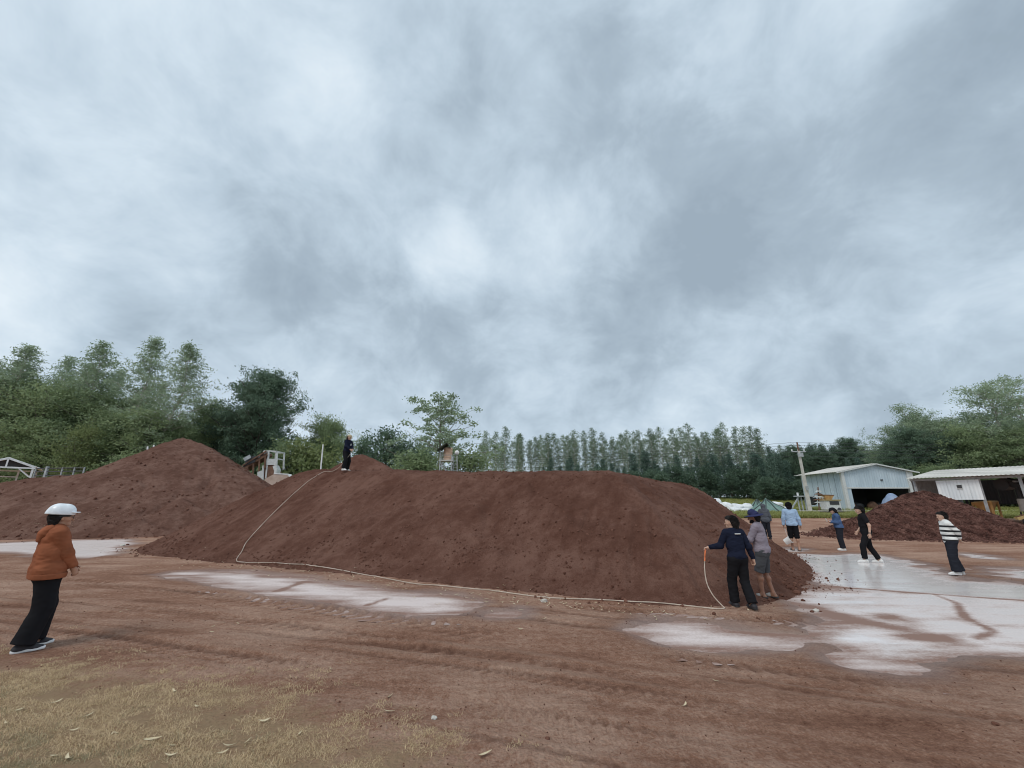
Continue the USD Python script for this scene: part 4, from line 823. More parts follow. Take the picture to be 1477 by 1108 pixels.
# --- white frame shed, rail and stakes at left
def left_shed():
    Y = 36.0; ap, ev, bt = at(13, 660, Y), at(51, 673.5, Y), at(49, 688, Y); g = gz((0, Y)); RZ = 46.0; c, s_ = math.cos(math.radians(RZ)), math.sin(math.radians(RZ))
    hw = min(np.arange(0.5, 6, 0.02), key=lambda k: abs(project((ap[0] + k * c, Y + k * s_, ev[2]))[0] - 51)); ev = np.array([0, 0, EYE + (ev[2] - EYE) * (Y + hw * s_) / Y])
    t = thing("frame_shed", "small white steel frame shed with gable roof at the left edge", "shed", (ap[0], Y, 0), RZ); za, zv = ap[2], ev[2]; D = 6.0
    for s in (-1, 1):
        for k in range(5):
            a = np.array([0, k * D / 5, za]); d = np.array([s * (hw + 0.35), 0, -(za - zv) * (hw + 0.35) / hw]); w = D / 5 - 0.006
            obj("roof_panel", sheet(a + ([0, w, 0] if s < 0 else [0, 0, 0]), (0, -w if s < 0 else w, 0), d, (0, 0, 1), 0.25, 0.03), M_white, t)
        obj("rafter", bar((0, -0.06, za - 0.08), (s * hw, -0.06, zv - 0.08), 0.08, 0.12), M_white, t)
        for k in (0, 1):
            y = k * (D - 0.2); obj("post", bar((s * (hw - 0.12), y, g - 0.3), (s * (hw - 0.12), y, zv - 0.16), 0.14), M_white, t)
            obj("brace", bar((s * (hw - 0.2), y, zv - 0.9), (s * (hw - 0.95), y, zv - 0.2), 0.09), M_white, t)
    obj("tie_beam", bar((-hw, -0.05, zv - 0.14), (hw, -0.05, zv - 0.14), 0.1, 0.13), M_white, t); obj("tie_beam", bar((-hw, D - 0.2, zv - 0.14), (hw, D - 0.2, zv - 0.14), 0.1, 0.13), M_white, t)
    obj("king_post", bar((0, -0.05, zv - 0.1), (0, -0.05, za - 0.12), 0.1), M_white, t)
    obj("inner_frame", cat(bar((-0.9, 3.2, zv - 0.8), (0.6, 3.2, zv - 0.8), 0.1), bar((0.6, 3.2, g), (0.6, 3.2, zv - 0.15), 0.12)), M_white, t)
    obj("end_cover", prism([(-hw, zv - 0.1), (hw, zv - 0.1), (0, za - 0.12)], (0, 0.5, 0), (1, 0, 0), (0, 0, 1), (0, 0.03, 0)), M_dark, t)  # added dark panel standing in for the shade under the roof
    r = thing("pipe_rail", "grey pipe railing running right from the white frame shed", "railing"); a, b = at(52, 676, 37), at(122, 675, 37)
    for dz in (0, -0.28, -0.62):
        obj("rail", rod(a + [0, 0, dz], b + [0, 0, dz], 0.045), M_dark, r)
    for s in (0.0, 0.23, 0.55, 0.8, 1.0):
        q = a + (b - a) * s; obj("post", bar((q[0], q[1], 0.2), q + [0, 0, 0.18 if s == 0.23 else 0.05], 0.16 if s == 0.23 else 0.08), M_steel, r)
    for i, (u, v0, v1) in enumerate(((212, 652, 644), (221, 648, 642))):
        p0, p1 = at(u - 1, v0 + 14, 35.5), at(u + 1, v1, 35.5); obj("white_stake", bar(p0, p1, 0.08), M_white, label=["left of two short white stakes behind the ridge of the pointed heap", "right of two short white stakes behind the ridge of the pointed heap"][i], category="stake")
left_shed()

# --- conveyor machine, ramp, leaning pole between the left and the middle heaps
def machine():
    Y = 41.0; P = lambda u, v, d=0.0: at(u, v, Y) + np.array([0, d, 0])
    t = thing("screening_machine", "dusty screening machine with dark sloping conveyor and white operator frame between the heaps", "machine")
    for d in (0, 1.3):
        obj("frame_post", bar(P(383.5, 690, d), P(388, 650, d), 0.13), M_trim, t); obj("frame_post", bar(P(398.5, 676, d), P(400, 651, d), 0.12), M_trim, t)
        obj("top_bar", bar(P(387.5, 650.5, d), P(400.5, 651.5, d), 0.12), M_trim, t)
    for u, v in ((388, 650.5), (400, 651.5), (385, 662), (400.5, 662)):
        obj("side_bar", bar(P(u, v, 0.06), P(u, v, 1.24), 0.1), M_trim, t)
    pl = np.array([P(385, 662, -0.05), P(401.5, 662, -0.05), P(399, 671, -0.05), P(384, 671, -0.05)])
    for k in range(6):                   # louvred white guard
        a, b = pl[0] + (pl[3] - pl[0]) * (k + 0.5) / 6, pl[1] + (pl[2] - pl[1]) * (k + 0.5) / 6; obj("guard_slat", bar(a, b, 0.05, 0.095), M_trim, t)
    obj("lamp_plate", prism([(0, 0), (0.5, 0.05), (0.52, 0.14), (0.1, 0.16)], P(379, 652), (1, 0, 0), (0, 0, 1), (0, 0.4, 0)), M_trim, t)
    a, b = P(352, 676, 0.3), P(386, 655, 0.3); obj("conveyor_frame", cat(bar(a, b, 1.0, 0.32), bar(a + [0, -0.6, 0.26], b + [0, -0.6, 0.26], 0.1, 0.12)), M_rust, t)
    for k in range(8):
        q = a + (b - a) * (k + 0.3) / 8; obj("idler", rod(q + [0, -0.55, 0.2], q + [0, 0.5, 0.2], 0.11), M_steel if k % 2 else M_dark, t)
    for k in range(4):
        q = a + (b - a) * (k + 0.8) / 4; obj("truss_strut", bar(q + [0, -0.45, -0.1], q + [0.15, -0.45, -1.3], 0.11), M_rust, t)
    obj("side_guard", bar(P(357, 664, -0.55), P(366, 659, -0.55), 0.06, 0.35), M_steel, t); obj("feed_box", prism([(0, 0), (0.9, 0.35), (0.75, 0.95), (-0.1, 0.75)], P(356, 672, -0.3), (1, 0, 0), (0, 0, 1), (0, 0.9, 0)), M_dark, t)
    obj("hopper_body", prism([(0, 0), (0.8, 0.08), (1.22, -0.85), (0.35, -1.45), (-0.1, -1.2)], P(381.5, 671), (1, 0, 0), (0, 0, 1), (0, 1.2, 0)), M_rust, t)
    obj("chute", prism([(0, 0), (0.22, 0.14), (0.5, -0.3), (0.42, -0.95), (0.28, -0.95), (0.2, -0.4)], P(394, 673, -0.1), (1, 0, 0), (0, 0, 1), (0, 0.7, 0)), M_trim, t)
    obj("leg_plate", prism([(0, 0), (0.55, 0.18), (0.62, -0.7), (1.1, -1.7), (0.75, -1.9), (0.1, -0.75)], P(373, 681, -0.2), (1, 0, 0), (0, 0, 1), (0, 0.12, 0)), M_trim, t)
    obj("leg", bar(P(381, 672, -0.15), P(380, 712, -0.15), 0.12), M_trim, t); obj("leg", bar(P(397, 684, 1.0), P(397, 716, 1.0), 0.14), M_rust, t)
    w = thing("loading_ramp", "pinkish plastered loading ramp with white capping below the screening machine", "ramp")
    obj("wall", prism([(0, 0), (0.2, 0.75), (1.0, 1.2), (2.3, 1.12), (2.8, 0.7), (2.8, -2.0), (0, -2.0)], P(385, 703, -0.9), (1, 0, 0), (0, 0, 1), (0, 0.6, 0)), M_pink, w)
    q = P(385, 703, -0.9); obj("capping", cat(bar(q + [0.98, 0.3, 1.26], q + [2.3, 0.3, 1.18], 0.66, 0.1), bar(q + [2.3, 0.3, 1.17], q + [2.9, 0.3, 0.72], 0.66, 0.1)), M_white, w)
    obj("white_pole", tube([at(460.5, 700, 30), at(466, 641, 30)], [0.06, 0.045], 8), M_white, smooth=40, label="thin white leaning pole left of the person on the heap", category="pole")
machine()

# --- water tank on its stand
def tank():
    Y = 40.0; P = lambda u, v, d=0.0: at(u, v, Y) + np.array([0, d, 0])
    t = thing("tank_stand", "steel stand with a small tilted dark roof carrying the tan water tank", "stand"); a, b = P(634.5, 664), P(651.5, 664); w = b[0] - a[0]; z = a[2]
    for x in (a[0], b[0]):
        for d in (0, w):
            obj("leg", bar((x, Y + d, 0.3), (x, Y + d, z + (0.95 if x == a[0] else 0.5)), 0.085), M_steel, t)
    obj("platform", box((a[0] - 0.1, Y - 0.1, z - 0.05), (b[0] + 0.1, Y + w + 0.1, z + 0.03)), M_trim, t)
    for d in (0, w):
        obj("brace", bar((a[0], Y + d - 0.05, z - 0.15), (b[0] - 0.3, Y + d - 0.05, z - 1.35), 0.06), M_steel, t)
    obj("rail", bar((a[0], Y, z + 0.5), (b[0], Y, z + 0.5), 0.04), M_steel, t)
    s, e = P(630.5, 650.5, -0.1), P(645, 640, -0.1); obj("roof_sheet", sheet(s + [0, 1.5, 0], (0, -1.7, 0), e - s, (-0.5, 0, 0.85), 0.2, 0.03, 0.03), M_greenroof, t); obj("roof_sheet", sheet(e + [0, 1.5, 0], (0, -1.7, 0), P(651, 647, -0.1) - e - [0.1, 0, 0.0], (0.5, 0, 0.85), 0.2, 0.03, 0.03), M_greenroof, t)
    c = ((a[0] + b[0]) / 2 + 0.1, Y + w / 2, z + 0.034); k = thing("water_tank", "tan ribbed water tank on the steel stand behind the heap", "water tank", c)
    pr = [(0, 0), (0.40, 0), (0.42, 0.04)]
    for i in range(4):
        pr += [(0.42, 0.06 + 0.27 * i), (0.42, 0.24 + 0.27 * i), (0.45, 0.26 + 0.27 * i), (0.45, 0.29 + 0.27 * i)]
    obj("shell", lathe(pr + [(0.42, 1.16), (0.36, 1.24), (0, 1.27)], 22), M_tank, k, smooth=35); obj("lid", lathe([(0, 1.26), (0.14, 1.255), (0.14, 1.31), (0, 1.33)], 14), M_dark, k)
    l = thing("ladder", "thin grey ladder at the right side of the water tank stand", "ladder"); u0, u1 = P(653.5, 690, 0.2), P(653.5, 658, 0.2)
    for dx in (0, 0.38):
        obj("side_rail", bar(u0 + [dx, 0, 0], u1 + [dx, 0, 0], 0.045), M_steel, l)
    for i in range(7):
        q = u0 + (u1 - u0) * (i + 0.5) / 7; obj("rung", bar(q, q + [0.38, 0, 0], 0.035), M_steel, l)
    d = thing("lamp_post", "short post with a white globe lamp right of the water tank", "lamp post"); q = P(658, 690, 0.5); r = P(658, 655, 0.5); obj("post", rod(q, r, 0.035), M_steel, d); obj("globe", (np.array(trimesh.creation.icosphere(2).vertices) * 0.22 + r + [0, 0, 0.2], trimesh.creation.icosphere(2).faces), M_white, d, smooth=True)
    obj("collar", lathe([(0.04, 0), (0.12, 0.02), (0.14, 0.06), (0.05, 0.08)], 10, r - [0, 0, 0.04]), M_steel, d)
tank()

# --- sacks, tarpaulins, path and machines in front of the tree belt
obj("concrete_path", prism([(26, 45.8), (45, 47.2), (60, 47.4), (60, 49.2), (45, 49.0), (26, 47.6)], (0, 0, 0.93), (1, 0, 0), (0, 1, 0), (0, 0, 0.06)), M_concrete, kind="structure")
def sack(u, v, Y, w, h, seed, label, group=None):
    m = trimesh.creation.icosphere(3); v3 = np.array(m.vertices); v3 = np.sign(v3) * np.abs(v3) ** 0.62
    v3 *= (0.82 + 0.36 * meshkit.noise(v3 * 1.7 + seed * 5.1, seed))[:, None]; p = at(u, v, Y); g = gz(p)
    obj("white_sack", (v3 * [w, w * 0.7, h] + [p[0], Y, g + h * 0.75], m.faces), M_sack, smooth=True, label=label, category="sack", group=group)
for i, (u, Y, w, h, what) in enumerate([(1034, 50, 0.55, 0.75, "white sack showing highest over the edge of the soil heap"), (1046, 49, 0.6, 0.55, "white sack just clear of the heap edge, left of the sack row"), (1056, 48, 0.6, 0.45, "white sack at the left end of the sack row"), (1063, 47.6, 0.65, 0.5, "lumpy white sack, second in the row from the heap"), (1071, 48, 0.6, 0.45, "white sack in the middle of the row left of the green covers"), (1078, 47.5, 0.55, 0.5, "white sack right beside the smaller green tarpaulin"), (1060, 46.7, 0.5, 0.3, "low white sack lying in front of the sack row"), (1074, 46.6, 0.55, 0.25, "flattened white sack at the front right of the sack row"), (1117, 50, 1.0, 0.55, "white sack behind the right flank of the larger green tarpaulin"), (1130, 50.5, 0.8, 0.22, "flat whitish sack lying right of the larger green tarpaulin")]):
    sack(u, 732, Y, w, h, i, what)
def tarp(u, v_top, Y, w, d, seed, label):
    c = at(u, v_top, Y); g = gz(c); H = c[2] - g; n, m = 14, 40; r = np.linspace(0, 1, n)[:, None]; a = np.linspace(0, 2 * PI, m, endpoint=False)[None]
    sq = 1 / np.maximum(np.abs(np.cos(a)), np.abs(np.sin(a))) ** 0.6; x, y = r * np.cos(a) * w * sq, r * np.sin(a) * d * sq
    z = H * (1 - r ** 0.85) * (1 + 0.10 * np.sin(a * 6 + seed) * r) + (meshkit.noise(np.stack([x * 1.6, y * 1.6, 0 * x + seed], -1), seed) - 0.5) * 0.22 * (r > 0.05)
    v = np.stack([c[0] + x, Y + y, g + np.maximum(z, 0.01)], -1).reshape(-1, 3); i, j = np.meshgrid(np.arange(n - 1), np.arange(m), indexing="ij"); q = np.stack([i * m + j, (i + 1) * m + j, (i + 1) * m + (j + 1) % m, i * m + (j + 1) % m], -1).reshape(-1, 4)
    t = thing("tarpaulin_cover", label, "tarpaulin"); obj("sheet", (v, np.vstack([q[:, [0, 1, 2]], q[:, [0, 2, 3]]])), M_tarp, t, smooth=True)
    for k in (22, 27, 31, 36):
        line = v.reshape(n, m, 3)[1:, k] + [0, -0.03, 0.03]; obj("cord", tube(line, 0.05, 5), M_rope_dark, t)
tarp(1091, 720, 47.5, 1.5, 1.3, 1, "smaller green tarpaulin cover, next to the white sacks"); tarp(1104, 718.5, 46.8, 2.2, 1.6, 2, "larger green tarpaulin cover with dark cords over a heap")
def yard_machines():
    Y = 48.5; P = lambda u, v, d=0.0: at(u, v, Y) + np.array([0, d, 0])
    t = thing("steel_gantry", "grey steel gantry table with a diagonal brace left of the utility pole", "gantry"); a, b = P(1148, 716), P(1169, 716)
    obj("top_beam", bar(a, b, 0.9, 0.12), M_steel, t); obj("brace", bar(P(1142.5, 733), P(1152, 717), 0.12), M_steel, t)
    for u in (1150, 1155, 1160, 1167):
        q = P(u, 716); obj("leg", bar((q[0], Y, 0.8), (q[0], Y, q[2] - 0.06), 0.1), M_steel, t)
    q = P(1152, 712); obj("stub", bar((q[0], Y + 0.2, a[2] + 0.06), (q[0], Y + 0.2, q[2] + 0.1), 0.14), M_white, t)
    t = thing("mixer", "rusty mixer with an ochre hopper and finned mast beside the hangar wall", "mixer"); q = P(1179, 733); g = gz(q)
    obj("mast", bar((q[0], Y - 0.2, g), (P(1178, 703)[0], Y - 0.2, P(1178, 703)[2]), 0.1), M_rust, t)
    for k, (v, w) in enumerate(((709, 0.6), (713, 0.9), (717, 1.2), (721, 1.3), (725, 1.0))):
        c = P(1178.5, v); obj("fin", prism([(-w / 2, -0.05), (w / 2, -0.05), (w * 0.2, 0.1), (-w * 0.2, 0.1)], (c[0], Y - 0.35, c[2]), (1, 0, 0), (0, 0, 1), (0, 0.25, 0)), M_rust if k % 2 else M_trim, t)
    h = [P(1189, 714), P(1203, 714.5), P(1203, 714.5, 0.9), P(1189, 714, 0.9)]; l = [P(1192, 722), P(1199, 722), P(1199, 722, 0.6), P(1192, 722, 0.6)]
    obj("hopper", (np.array(h + l), np.array([[0, 1, 5], [0, 5, 4], [1, 2, 6], [1, 6, 5], [2, 3, 7], [2, 7, 6], [3, 0, 4], [3, 4, 7], [4, 5, 6], [4, 6, 7]])), M_orange, t); obj("hopper_rim", cat(*[bar(h[i], h[(i + 1) % 4], 0.07) for i in range(4)]), M_rust, t)
    for u in (1190, 1202):
        c = P(u, 716); obj("leg", bar((c[0], Y + 0.4, g), (c[0], Y + 0.4, c[2]), 0.09), M_trim, t)
    obj("drum", rod(P(1171, 722, 0.3), P(1177, 722, 0.3), 0.5, sides=16), M_dark, t)
    t = thing("utility_cart", "small pale cart with a dark window opening in front of the mixer", "cart"); a, b = P(1181.5, 733, -0.8), P(1199, 721.5, -0.8)
    obj("body", box((a[0], Y - 1.3, g + 0.2), (b[0], Y - 0.3, b[2] - 0.05)), M_trim, t); obj("roof", box((a[0] - 0.08, Y - 1.4, b[2] - 0.05), (b[0] + 0.08, Y - 0.2, b[2] + 0.05)), M_yellow, t)
    obj("window", box((a[0] + 0.35, Y - 1.33, b[2] - 0.5), (b[0] - 0.2, Y - 1.298, b[2] - 0.12)), M_dark, t)
    for x in (a[0] + 0.3, b[0] - 0.3):
        obj("wheel", rod((x, Y - 1.36, g + 0.2), (x, Y - 1.22, g + 0.2), 0.2, sides=16), M_dark, t)
yard_machines()
def blue_lump():
    c = at(1285, 712.5, 37.0); g = gz(c); m = trimesh.creation.icosphere(4); v = np.array(m.vertices); v *= (0.86 + 0.28 * meshkit.noise(v * 2.0 + 3.3, 8))[:, None]
    H = c[2] - g; obj("blue_tarpaulin", (np.stack([v[:, 0] * 1.15 + c[0], v[:, 1] * 1.0 + c[1], np.maximum(v[:, 2], -0.05) * H * 0.97 + g], 1), m.faces), M_bluetarp, smooth=True, label="faded blue tarpaulin over a rounded load behind the rock heap", category="tarpaulin")
blue_lump()

# ------------------------------------------------------------------ people
def surface_nets(F, o, h):
    S = F < 0; nx, ny, nz = F.shape
    c = [S[i:nx - 1 + i, j:ny - 1 + j, k:nz - 1 + k] for i in (0, 1) for j in (0, 1) for k in (0, 1)]
    n = sum(x.astype(np.int8) for x in c); act = (n > 0) & (n < 8); I = np.argwhere(act); idx = np.full(act.shape, -1); idx[act] = np.arange(len(I))
    acc, cnt = np.zeros((len(I), 3)), np.zeros(len(I)); cor = [(i, j, k) for i in (0, 1) for j in (0, 1) for k in (0, 1)]
    val = {q: F[I[:, 0] + q[0], I[:, 1] + q[1], I[:, 2] + q[2]] for q in cor}
    for a in cor:
        for ax in range(3):
            if a[ax] == 0:
                b = list(a); b[ax] = 1; b = tuple(b); m = (val[a] < 0) != (val[b] < 0); t = np.where(m, val[a] / np.where(m, val[a] - val[b], 1), 0)
                p = np.array(a, float)[None].repeat(len(I), 0); p[:, ax] += t; acc += p * m[:, None]; cnt += m
    V = (I + acc / np.maximum(cnt, 1)[:, None]) * h + o; quads = []
    for ax in range(3):
        u, v = (ax + 1) % 3, (ax + 2) % 3; sl0, sl1 = [slice(None)] * 3, [slice(None)] * 3; sl0[ax], sl1[ax] = slice(0, -1), slice(1, None)
        E = np.argwhere(S[tuple(sl0)] != S[tuple(sl1)]); E = E[(E[:, u] > 0) & (E[:, v] > 0) & (E[:, u] < F.shape[u] - 1) & (E[:, v] < F.shape[v] - 1)]
        if not len(E):
            continue
        def cell(du, dv):
            q = E.copy(); q[:, u] += du; q[:, v] += dv; return idx[q[:, 0], q[:, 1], q[:, 2]]
        q = np.stack([cell(-1, -1), cell(0, -1), cell(0, 0), cell(-1, 0)], 1); inn = S[E[:, 0], E[:, 1], E[:, 2]]
        quads.append(np.where(inn[:, None], q, q[:, ::-1]))
    q = np.vstack(quads); q = q[(q >= 0).all(1)]
    return V, np.vstack([q[:, [0, 1, 2]], q[:, [0, 2, 3]]])

class Form:
    """A smooth solid built of tapered limbs. Each: ends a, b, radii ra, rb, blend k, wide = (axis, factor), cut = clip the end at b flat."""
    def __init__(self):
        self.p, self.cuts, self.holes = [], [], []
    def limb(self, a, b, ra, rb=None, k=0.03, wide=None, cut=False):
        self.p.append((np.array(a, float), np.array(b, float), ra, ra if rb is None else rb, k, wide, cut)); return self
    def ball(self, a, r, k=0.03, wide=None):
        return self.limb(a, np.array(a, float) + [0, 0, 1e-4], r, r, k, wide)
    def cut(self, p, n):
        self.cuts.append((np.array(p, float), np.array(n, float) / np.linalg.norm(n))); return self
    def hole(self, c, r, k=0.01):
        self.holes.append((np.array(c, float), r, k)); return self
    def mesh(self, h, crease=0.0, freq=9.0, seed=0, stretch=(1, 1, 1)):
        lo = np.min([np.minimum(a, b) - max(ra, rb) * (w[1] if w else 1) for a, b, ra, rb, k, w, c in self.p], 0) - 0.03 - 2 * h
        hi = np.max([np.maximum(a, b) + max(ra, rb) * (w[1] if w else 1) for a, b, ra, rb, k, w, c in self.p], 0) + 0.03 + 2 * h
        n = np.ceil((hi - lo) / h).astype(int) + 1; F = np.full(n, 0.2, np.float32); ax = [lo[i] + h * np.arange(n[i]) for i in range(3)]
        for a, b, ra, rb, k, w, c in self.p:
            m = max(ra, rb) * (w[1] if w else 1) + k + 4 * h + 0.01; l, u = np.minimum(a, b) - m, np.maximum(a, b) + m
            s = [slice(max(0, int((l[i] - lo[i]) / h)), min(n[i], int((u[i] - lo[i]) / h) + 2)) for i in range(3)]
            X, Y, Z = np.meshgrid(*[ax[i][s[i]] for i in range(3)], indexing="ij"); P = np.stack([X, Y, Z], -1) - a; d = b - a
            if w:
                e = np.array(w[0], float); e /= np.linalg.norm(e); P = P - (P @ e)[..., None] * e * (1 - 1 / w[1]); d = d - (d @ e) * e * (1 - 1 / w[1])
            L = d @ d; t = np.clip(P @ d / L, 0, 1); D = np.linalg.norm(P - t[..., None] * d, axis=-1) - (ra + (rb - ra) * t)
            if c:
                D = np.maximum(D, (P @ d - L) / L ** 0.5)
            G = F[tuple(s)]; q = np.clip(0.5 + 0.5 * (D - G) / k, 0, 1); F[tuple(s)] = D * (1 - q) + G * q - k * q * (1 - q)
        if self.cuts or self.holes or crease:
            X, Y, Z = np.meshgrid(*ax, indexing="ij"); near = np.abs(F) < 0.08; Q = np.stack([X, Y, Z], -1)
            if crease:
                q = Q[near]; st = np.array(stretch); nz = meshkit.fbm(q * freq * st + seed * 3.7, 3, seed); F[near] += (crease * 2 * (np.abs(nz - 0.5) * 2 - 0.35)).astype(np.float32)
            for p, nn in self.cuts:
                F = np.maximum(F, ((Q - p) @ nn).astype(np.float32))
            for p, r, k in self.holes:
                F = np.maximum(F, (r - np.linalg.norm(Q - p, axis=-1)).astype(np.float32))
        return surface_nets(F, lo, h)

def two_bone(a, c, l1, l2, pole):
    """The middle joint of a limb from a to c (c is pulled in if it is out of reach)."""
    a, c, pole = np.array(a, float), np.array(c, float), np.array(pole, float); d = c - a; L = np.linalg.norm(d); m = (l1 + l2) * 0.995
    if L > m:
        c = a + d / L * m; d = c - a; L = m
    x = (l1 * l1 - l2 * l2 + L * L) / (2 * L); h = math.sqrt(max(l1 * l1 - x * x, 0)); e = d / L; q = pole - (pole @ e) * e; q /= np.linalg.norm(q)
    return a + e * x + q * h, c

def turn(v, yaw=0.0, pitch=0.0, roll=0.0):
    """yaw to the left, pitch down, in degrees; v in the person's frame (x forward, y left, z up)."""
    v = np.asarray(v, float); a, b = math.radians(yaw), math.radians(pitch); x, y, z = v[..., 0], v[..., 1], v[..., 2]
    x, z = x * math.cos(b) + z * math.sin(b), -x * math.sin(b) + z * math.cos(b)
    return np.stack([x * math.cos(a) - y * math.sin(a), x * math.sin(a) + y * math.cos(a), z], -1)

class Person:
    def __init__(self, label, foot, top_v, heading, skin, res=0.010, lean=5, feet=((0.02, 0.10), (-0.02, -0.10)), hands=((0.03, 0.27, 0.86), (0.03, -0.27, 0.86)), head=(0, 0), bulk=1.0, drop=0.0, curl=35, elbows=((-0.6, 0.5, -0.2), (-0.6, -0.5, -0.2)), group=None, palm=None, extra_top=0.0):
        x, y, z = foot; H = 1.2
        for _ in range(60):
            H += (project((x, y, z + H))[1] - top_v) * 0.0035
        self.H, self.s, self.h = H, (H - extra_top) / 1.72, res; self.t = thing("person", label, "person", foot, heading, group); self.skin = skin; self.bulk = bulk; self.seed = int(abs(x * 131 + y * 17)) % 97
        J = self.J = {}; J["ankle"] = [np.array([f[0], f[1], 0.085 + (f[2] if len(f) > 2 else 0)]) for f in feet]
        hz = min(0.085 + (f[2] if len(f) > 2 else 0) + math.sqrt(0.836 ** 2 - f[0] ** 2 - (f[1] - s * 0.088) ** 2) for f, s in zip(feet, (1, -1))) - drop * 0.3; drop = 0.90 - hz; J["hip"] = [np.array([0, s * 0.088, hz]) for s in (1, -1)]
        J["knee"] = []
        for k in (0, 1):
            kn, an = two_bone(J["hip"][k], J["ankle"][k], 0.425, 0.415, (1, 0.12 * (1 - 2 * k), 0)); J["knee"].append(kn); J["ankle"][k] = an
        self.piv = np.array([0, 0, 0.93 - drop]); self.up = lambda p: turn(np.asarray(p, float) - [0, 0, 0.93], 0, lean) + self.piv
        J["sh"] = [self.up((0.0, s * 0.175, 1.405)) for s in (1, -1)]; J["el"], J["wr"] = [], []
        for k in (0, 1):
            e, w = two_bone(J["sh"][k], hands[k], 0.285, 0.25, elbows[k]); J["el"].append(e); J["wr"].append(w)
        self.nk = self.up((0.0, 0, 1.47)); self.hd = lambda p: turn(np.asarray(p, float) - [0.0, 0, 1.50], head[0], lean * 0.3 + head[1]) + self.up((0.01, 0, 1.50))
        self.curl, self.palm = curl, palm or ((0, -1, 0), (0, 1, 0)); self.body()
    def done(self, form, name, mat, parent=None, h=None, **kw):
        m = form.mesh(h or self.h, **{k: v for k, v in kw.items() if k in ("crease", "freq", "seed", "stretch")}); v = m[0] * self.s
        return obj(name, (v, m[1]), mat, parent or self.t, smooth=True, label=kw.get("label"))
    def torso(self, f, g=0.0, hem=None, k=0.05):
        u, b = self.up, self.bulk; Y = (0, 1, 0)
        f.limb(u((0, -0.05, 0.93)), u((0, 0.05, 0.93)), 0.112 * b + g, k=k, wide=(Y, 1.12)); f.limb(u((-0.01 + 0.03 * (b - 1), 0, 0.97)), u((0.01 * b, 0, 1.14)), 0.106 * b + g, 0.105 * b + g, k, (Y, 1.26))
        f.limb(u((0.005, 0, 1.16)), u((0.0, 0, 1.32)), 0.108 * (b + 1) / 2 + g, 0.110 + g, k, (Y, 1.38)); f.limb(self.J["sh"][0] * [1, 0.9, 1], self.J["sh"][1] * [1, 0.9, 1], 0.058 + g, k=k)
        for s in (0, 1):
            f.limb(self.up((-0.01, 0, 1.45)), self.J["sh"][s] * [1, 0.8, 1], 0.047 + g * 0.7, 0.042 + g * 0.7, k)
        return f
    def arms(self, f, g=0.0, end=1.0, which=(0, 1), k=0.035, cut=False):
        J = self.J
        for s in which:
            a, e, w = J["sh"][s], J["el"][s], J["wr"][s]; up_ = min(1.0, end * 2); f.limb(a, a + (e - a) * up_, 0.050 + g, 0.050 + g + (0.041 - 0.050) * up_, k, cut=cut and end <= 0.5)
            if end > 0.5:
                q = end * 2 - 1; f.limb(e, e + (w - e) * q, 0.041 + g, 0.041 + g * 0.8 + (0.028 - 0.041) * q, k, cut=cut)
        return f
    def legs(self, f, g=0.0, end=1.0, flare=0.0, k=0.018, cut=False):
        J = self.J
        for s in (0, 1):
            a, e, w = J["hip"][s], J["knee"][s], J["ankle"][s]; up_ = min(1.0, end * 2); f.limb(a, a + (e - a) * up_, 0.086 * (self.bulk + 1) / 2 + g, 0.086 + g + flare * 0.5 + (0.058 - 0.086) * up_, k, cut=cut and end <= 0.5)
            if end > 0.5:
                q = end * 2 - 1; f.limb(e, e + (w - e) * q, 0.058 + g + flare * 0.5, 0.052 + g + flare, k, cut=cut)
        return f
    def body(self):
        f, J = Form(), self.J; Y = (0, 1, 0); self.torso(f, -0.004); self.arms(f); hd = self.hd
        for s in (0, 1):
            a, e, w = J["hip"][s], J["knee"][s], J["ankle"][s]; f.limb(a, e, 0.082, 0.054, 0.04); f.limb(e, w, 0.052, 0.036, 0.03); m = e + (w - e) * 0.3; f.ball(m + [-0.02, 0, 0], 0.048, 0.04)
            out = 0.14 * (1 - 2 * s); z = w[2] - 0.085; f.limb(w + [-0.035, 0, -0.048], w + [0.11, out * 0.11, -0.052], 0.034, 0.030, 0.03, ((0, 1, 0), 1.2)); f.limb(w + [0.11, out * 0.11, -0.054], w + [0.165, out * 0.16, -0.060], 0.028, 0.020, 0.02, ((0, 1, 0), 1.5)); f.limb(w, w + [0.05, 0, -0.035], 0.038, 0.03, 0.03)
        f.limb(self.up((-0.012, 0, 1.43)), hd((0.0, 0, 1.535)), 0.056, 0.052, 0.03)
        f.limb(hd((-0.02, 0, 1.632)), hd((0.025, 0, 1.630)), 0.089, 0.082, 0.02); f.limb(hd((0.045, 0, 1.565)), hd((0.068, 0, 1.532)), 0.052, 0.034, 0.03); f.ball(hd((0.086, 0, 1.518)), 0.018, 0.02)
        f.limb(hd((0.103, 0, 1.612)), hd((0.118, 0, 1.578)), 0.009, 0.014, 0.012); f.limb(hd((0.094, -0.03, 1.634)), hd((0.094, 0.03, 1.634)), 0.013, k=0.02); f.limb(hd((0.098, -0.016, 1.549)), hd((0.098, 0.016, 1.549)), 0.009, k=0.008)
        for s in (1, -1):
            f.ball(hd((0.066, s * 0.036, 1.588)), 0.03, 0.02); f.limb(hd((-0.004, s * 0.082, 1.612)), hd((0.002, s * 0.080, 1.578)), 0.012, 0.009, 0.008, ((1, 0, 0), 1.5)); f.hole(hd((0.113, s * 0.033, 1.612)), 0.012)
        for s in (0, 1):
            self.hand(f, s)
        self.done(f, "body", self.skin, h=min(self.h, 0.0085))
        for s in (1, -1):
            m = trimesh.creation.icosphere(2); obj("eye", ((np.asarray(m.vertices) * 0.0105 + hd((0.0935, s * 0.033, 1.612))) * self.s, m.faces), M_eye, self.t, smooth=True)
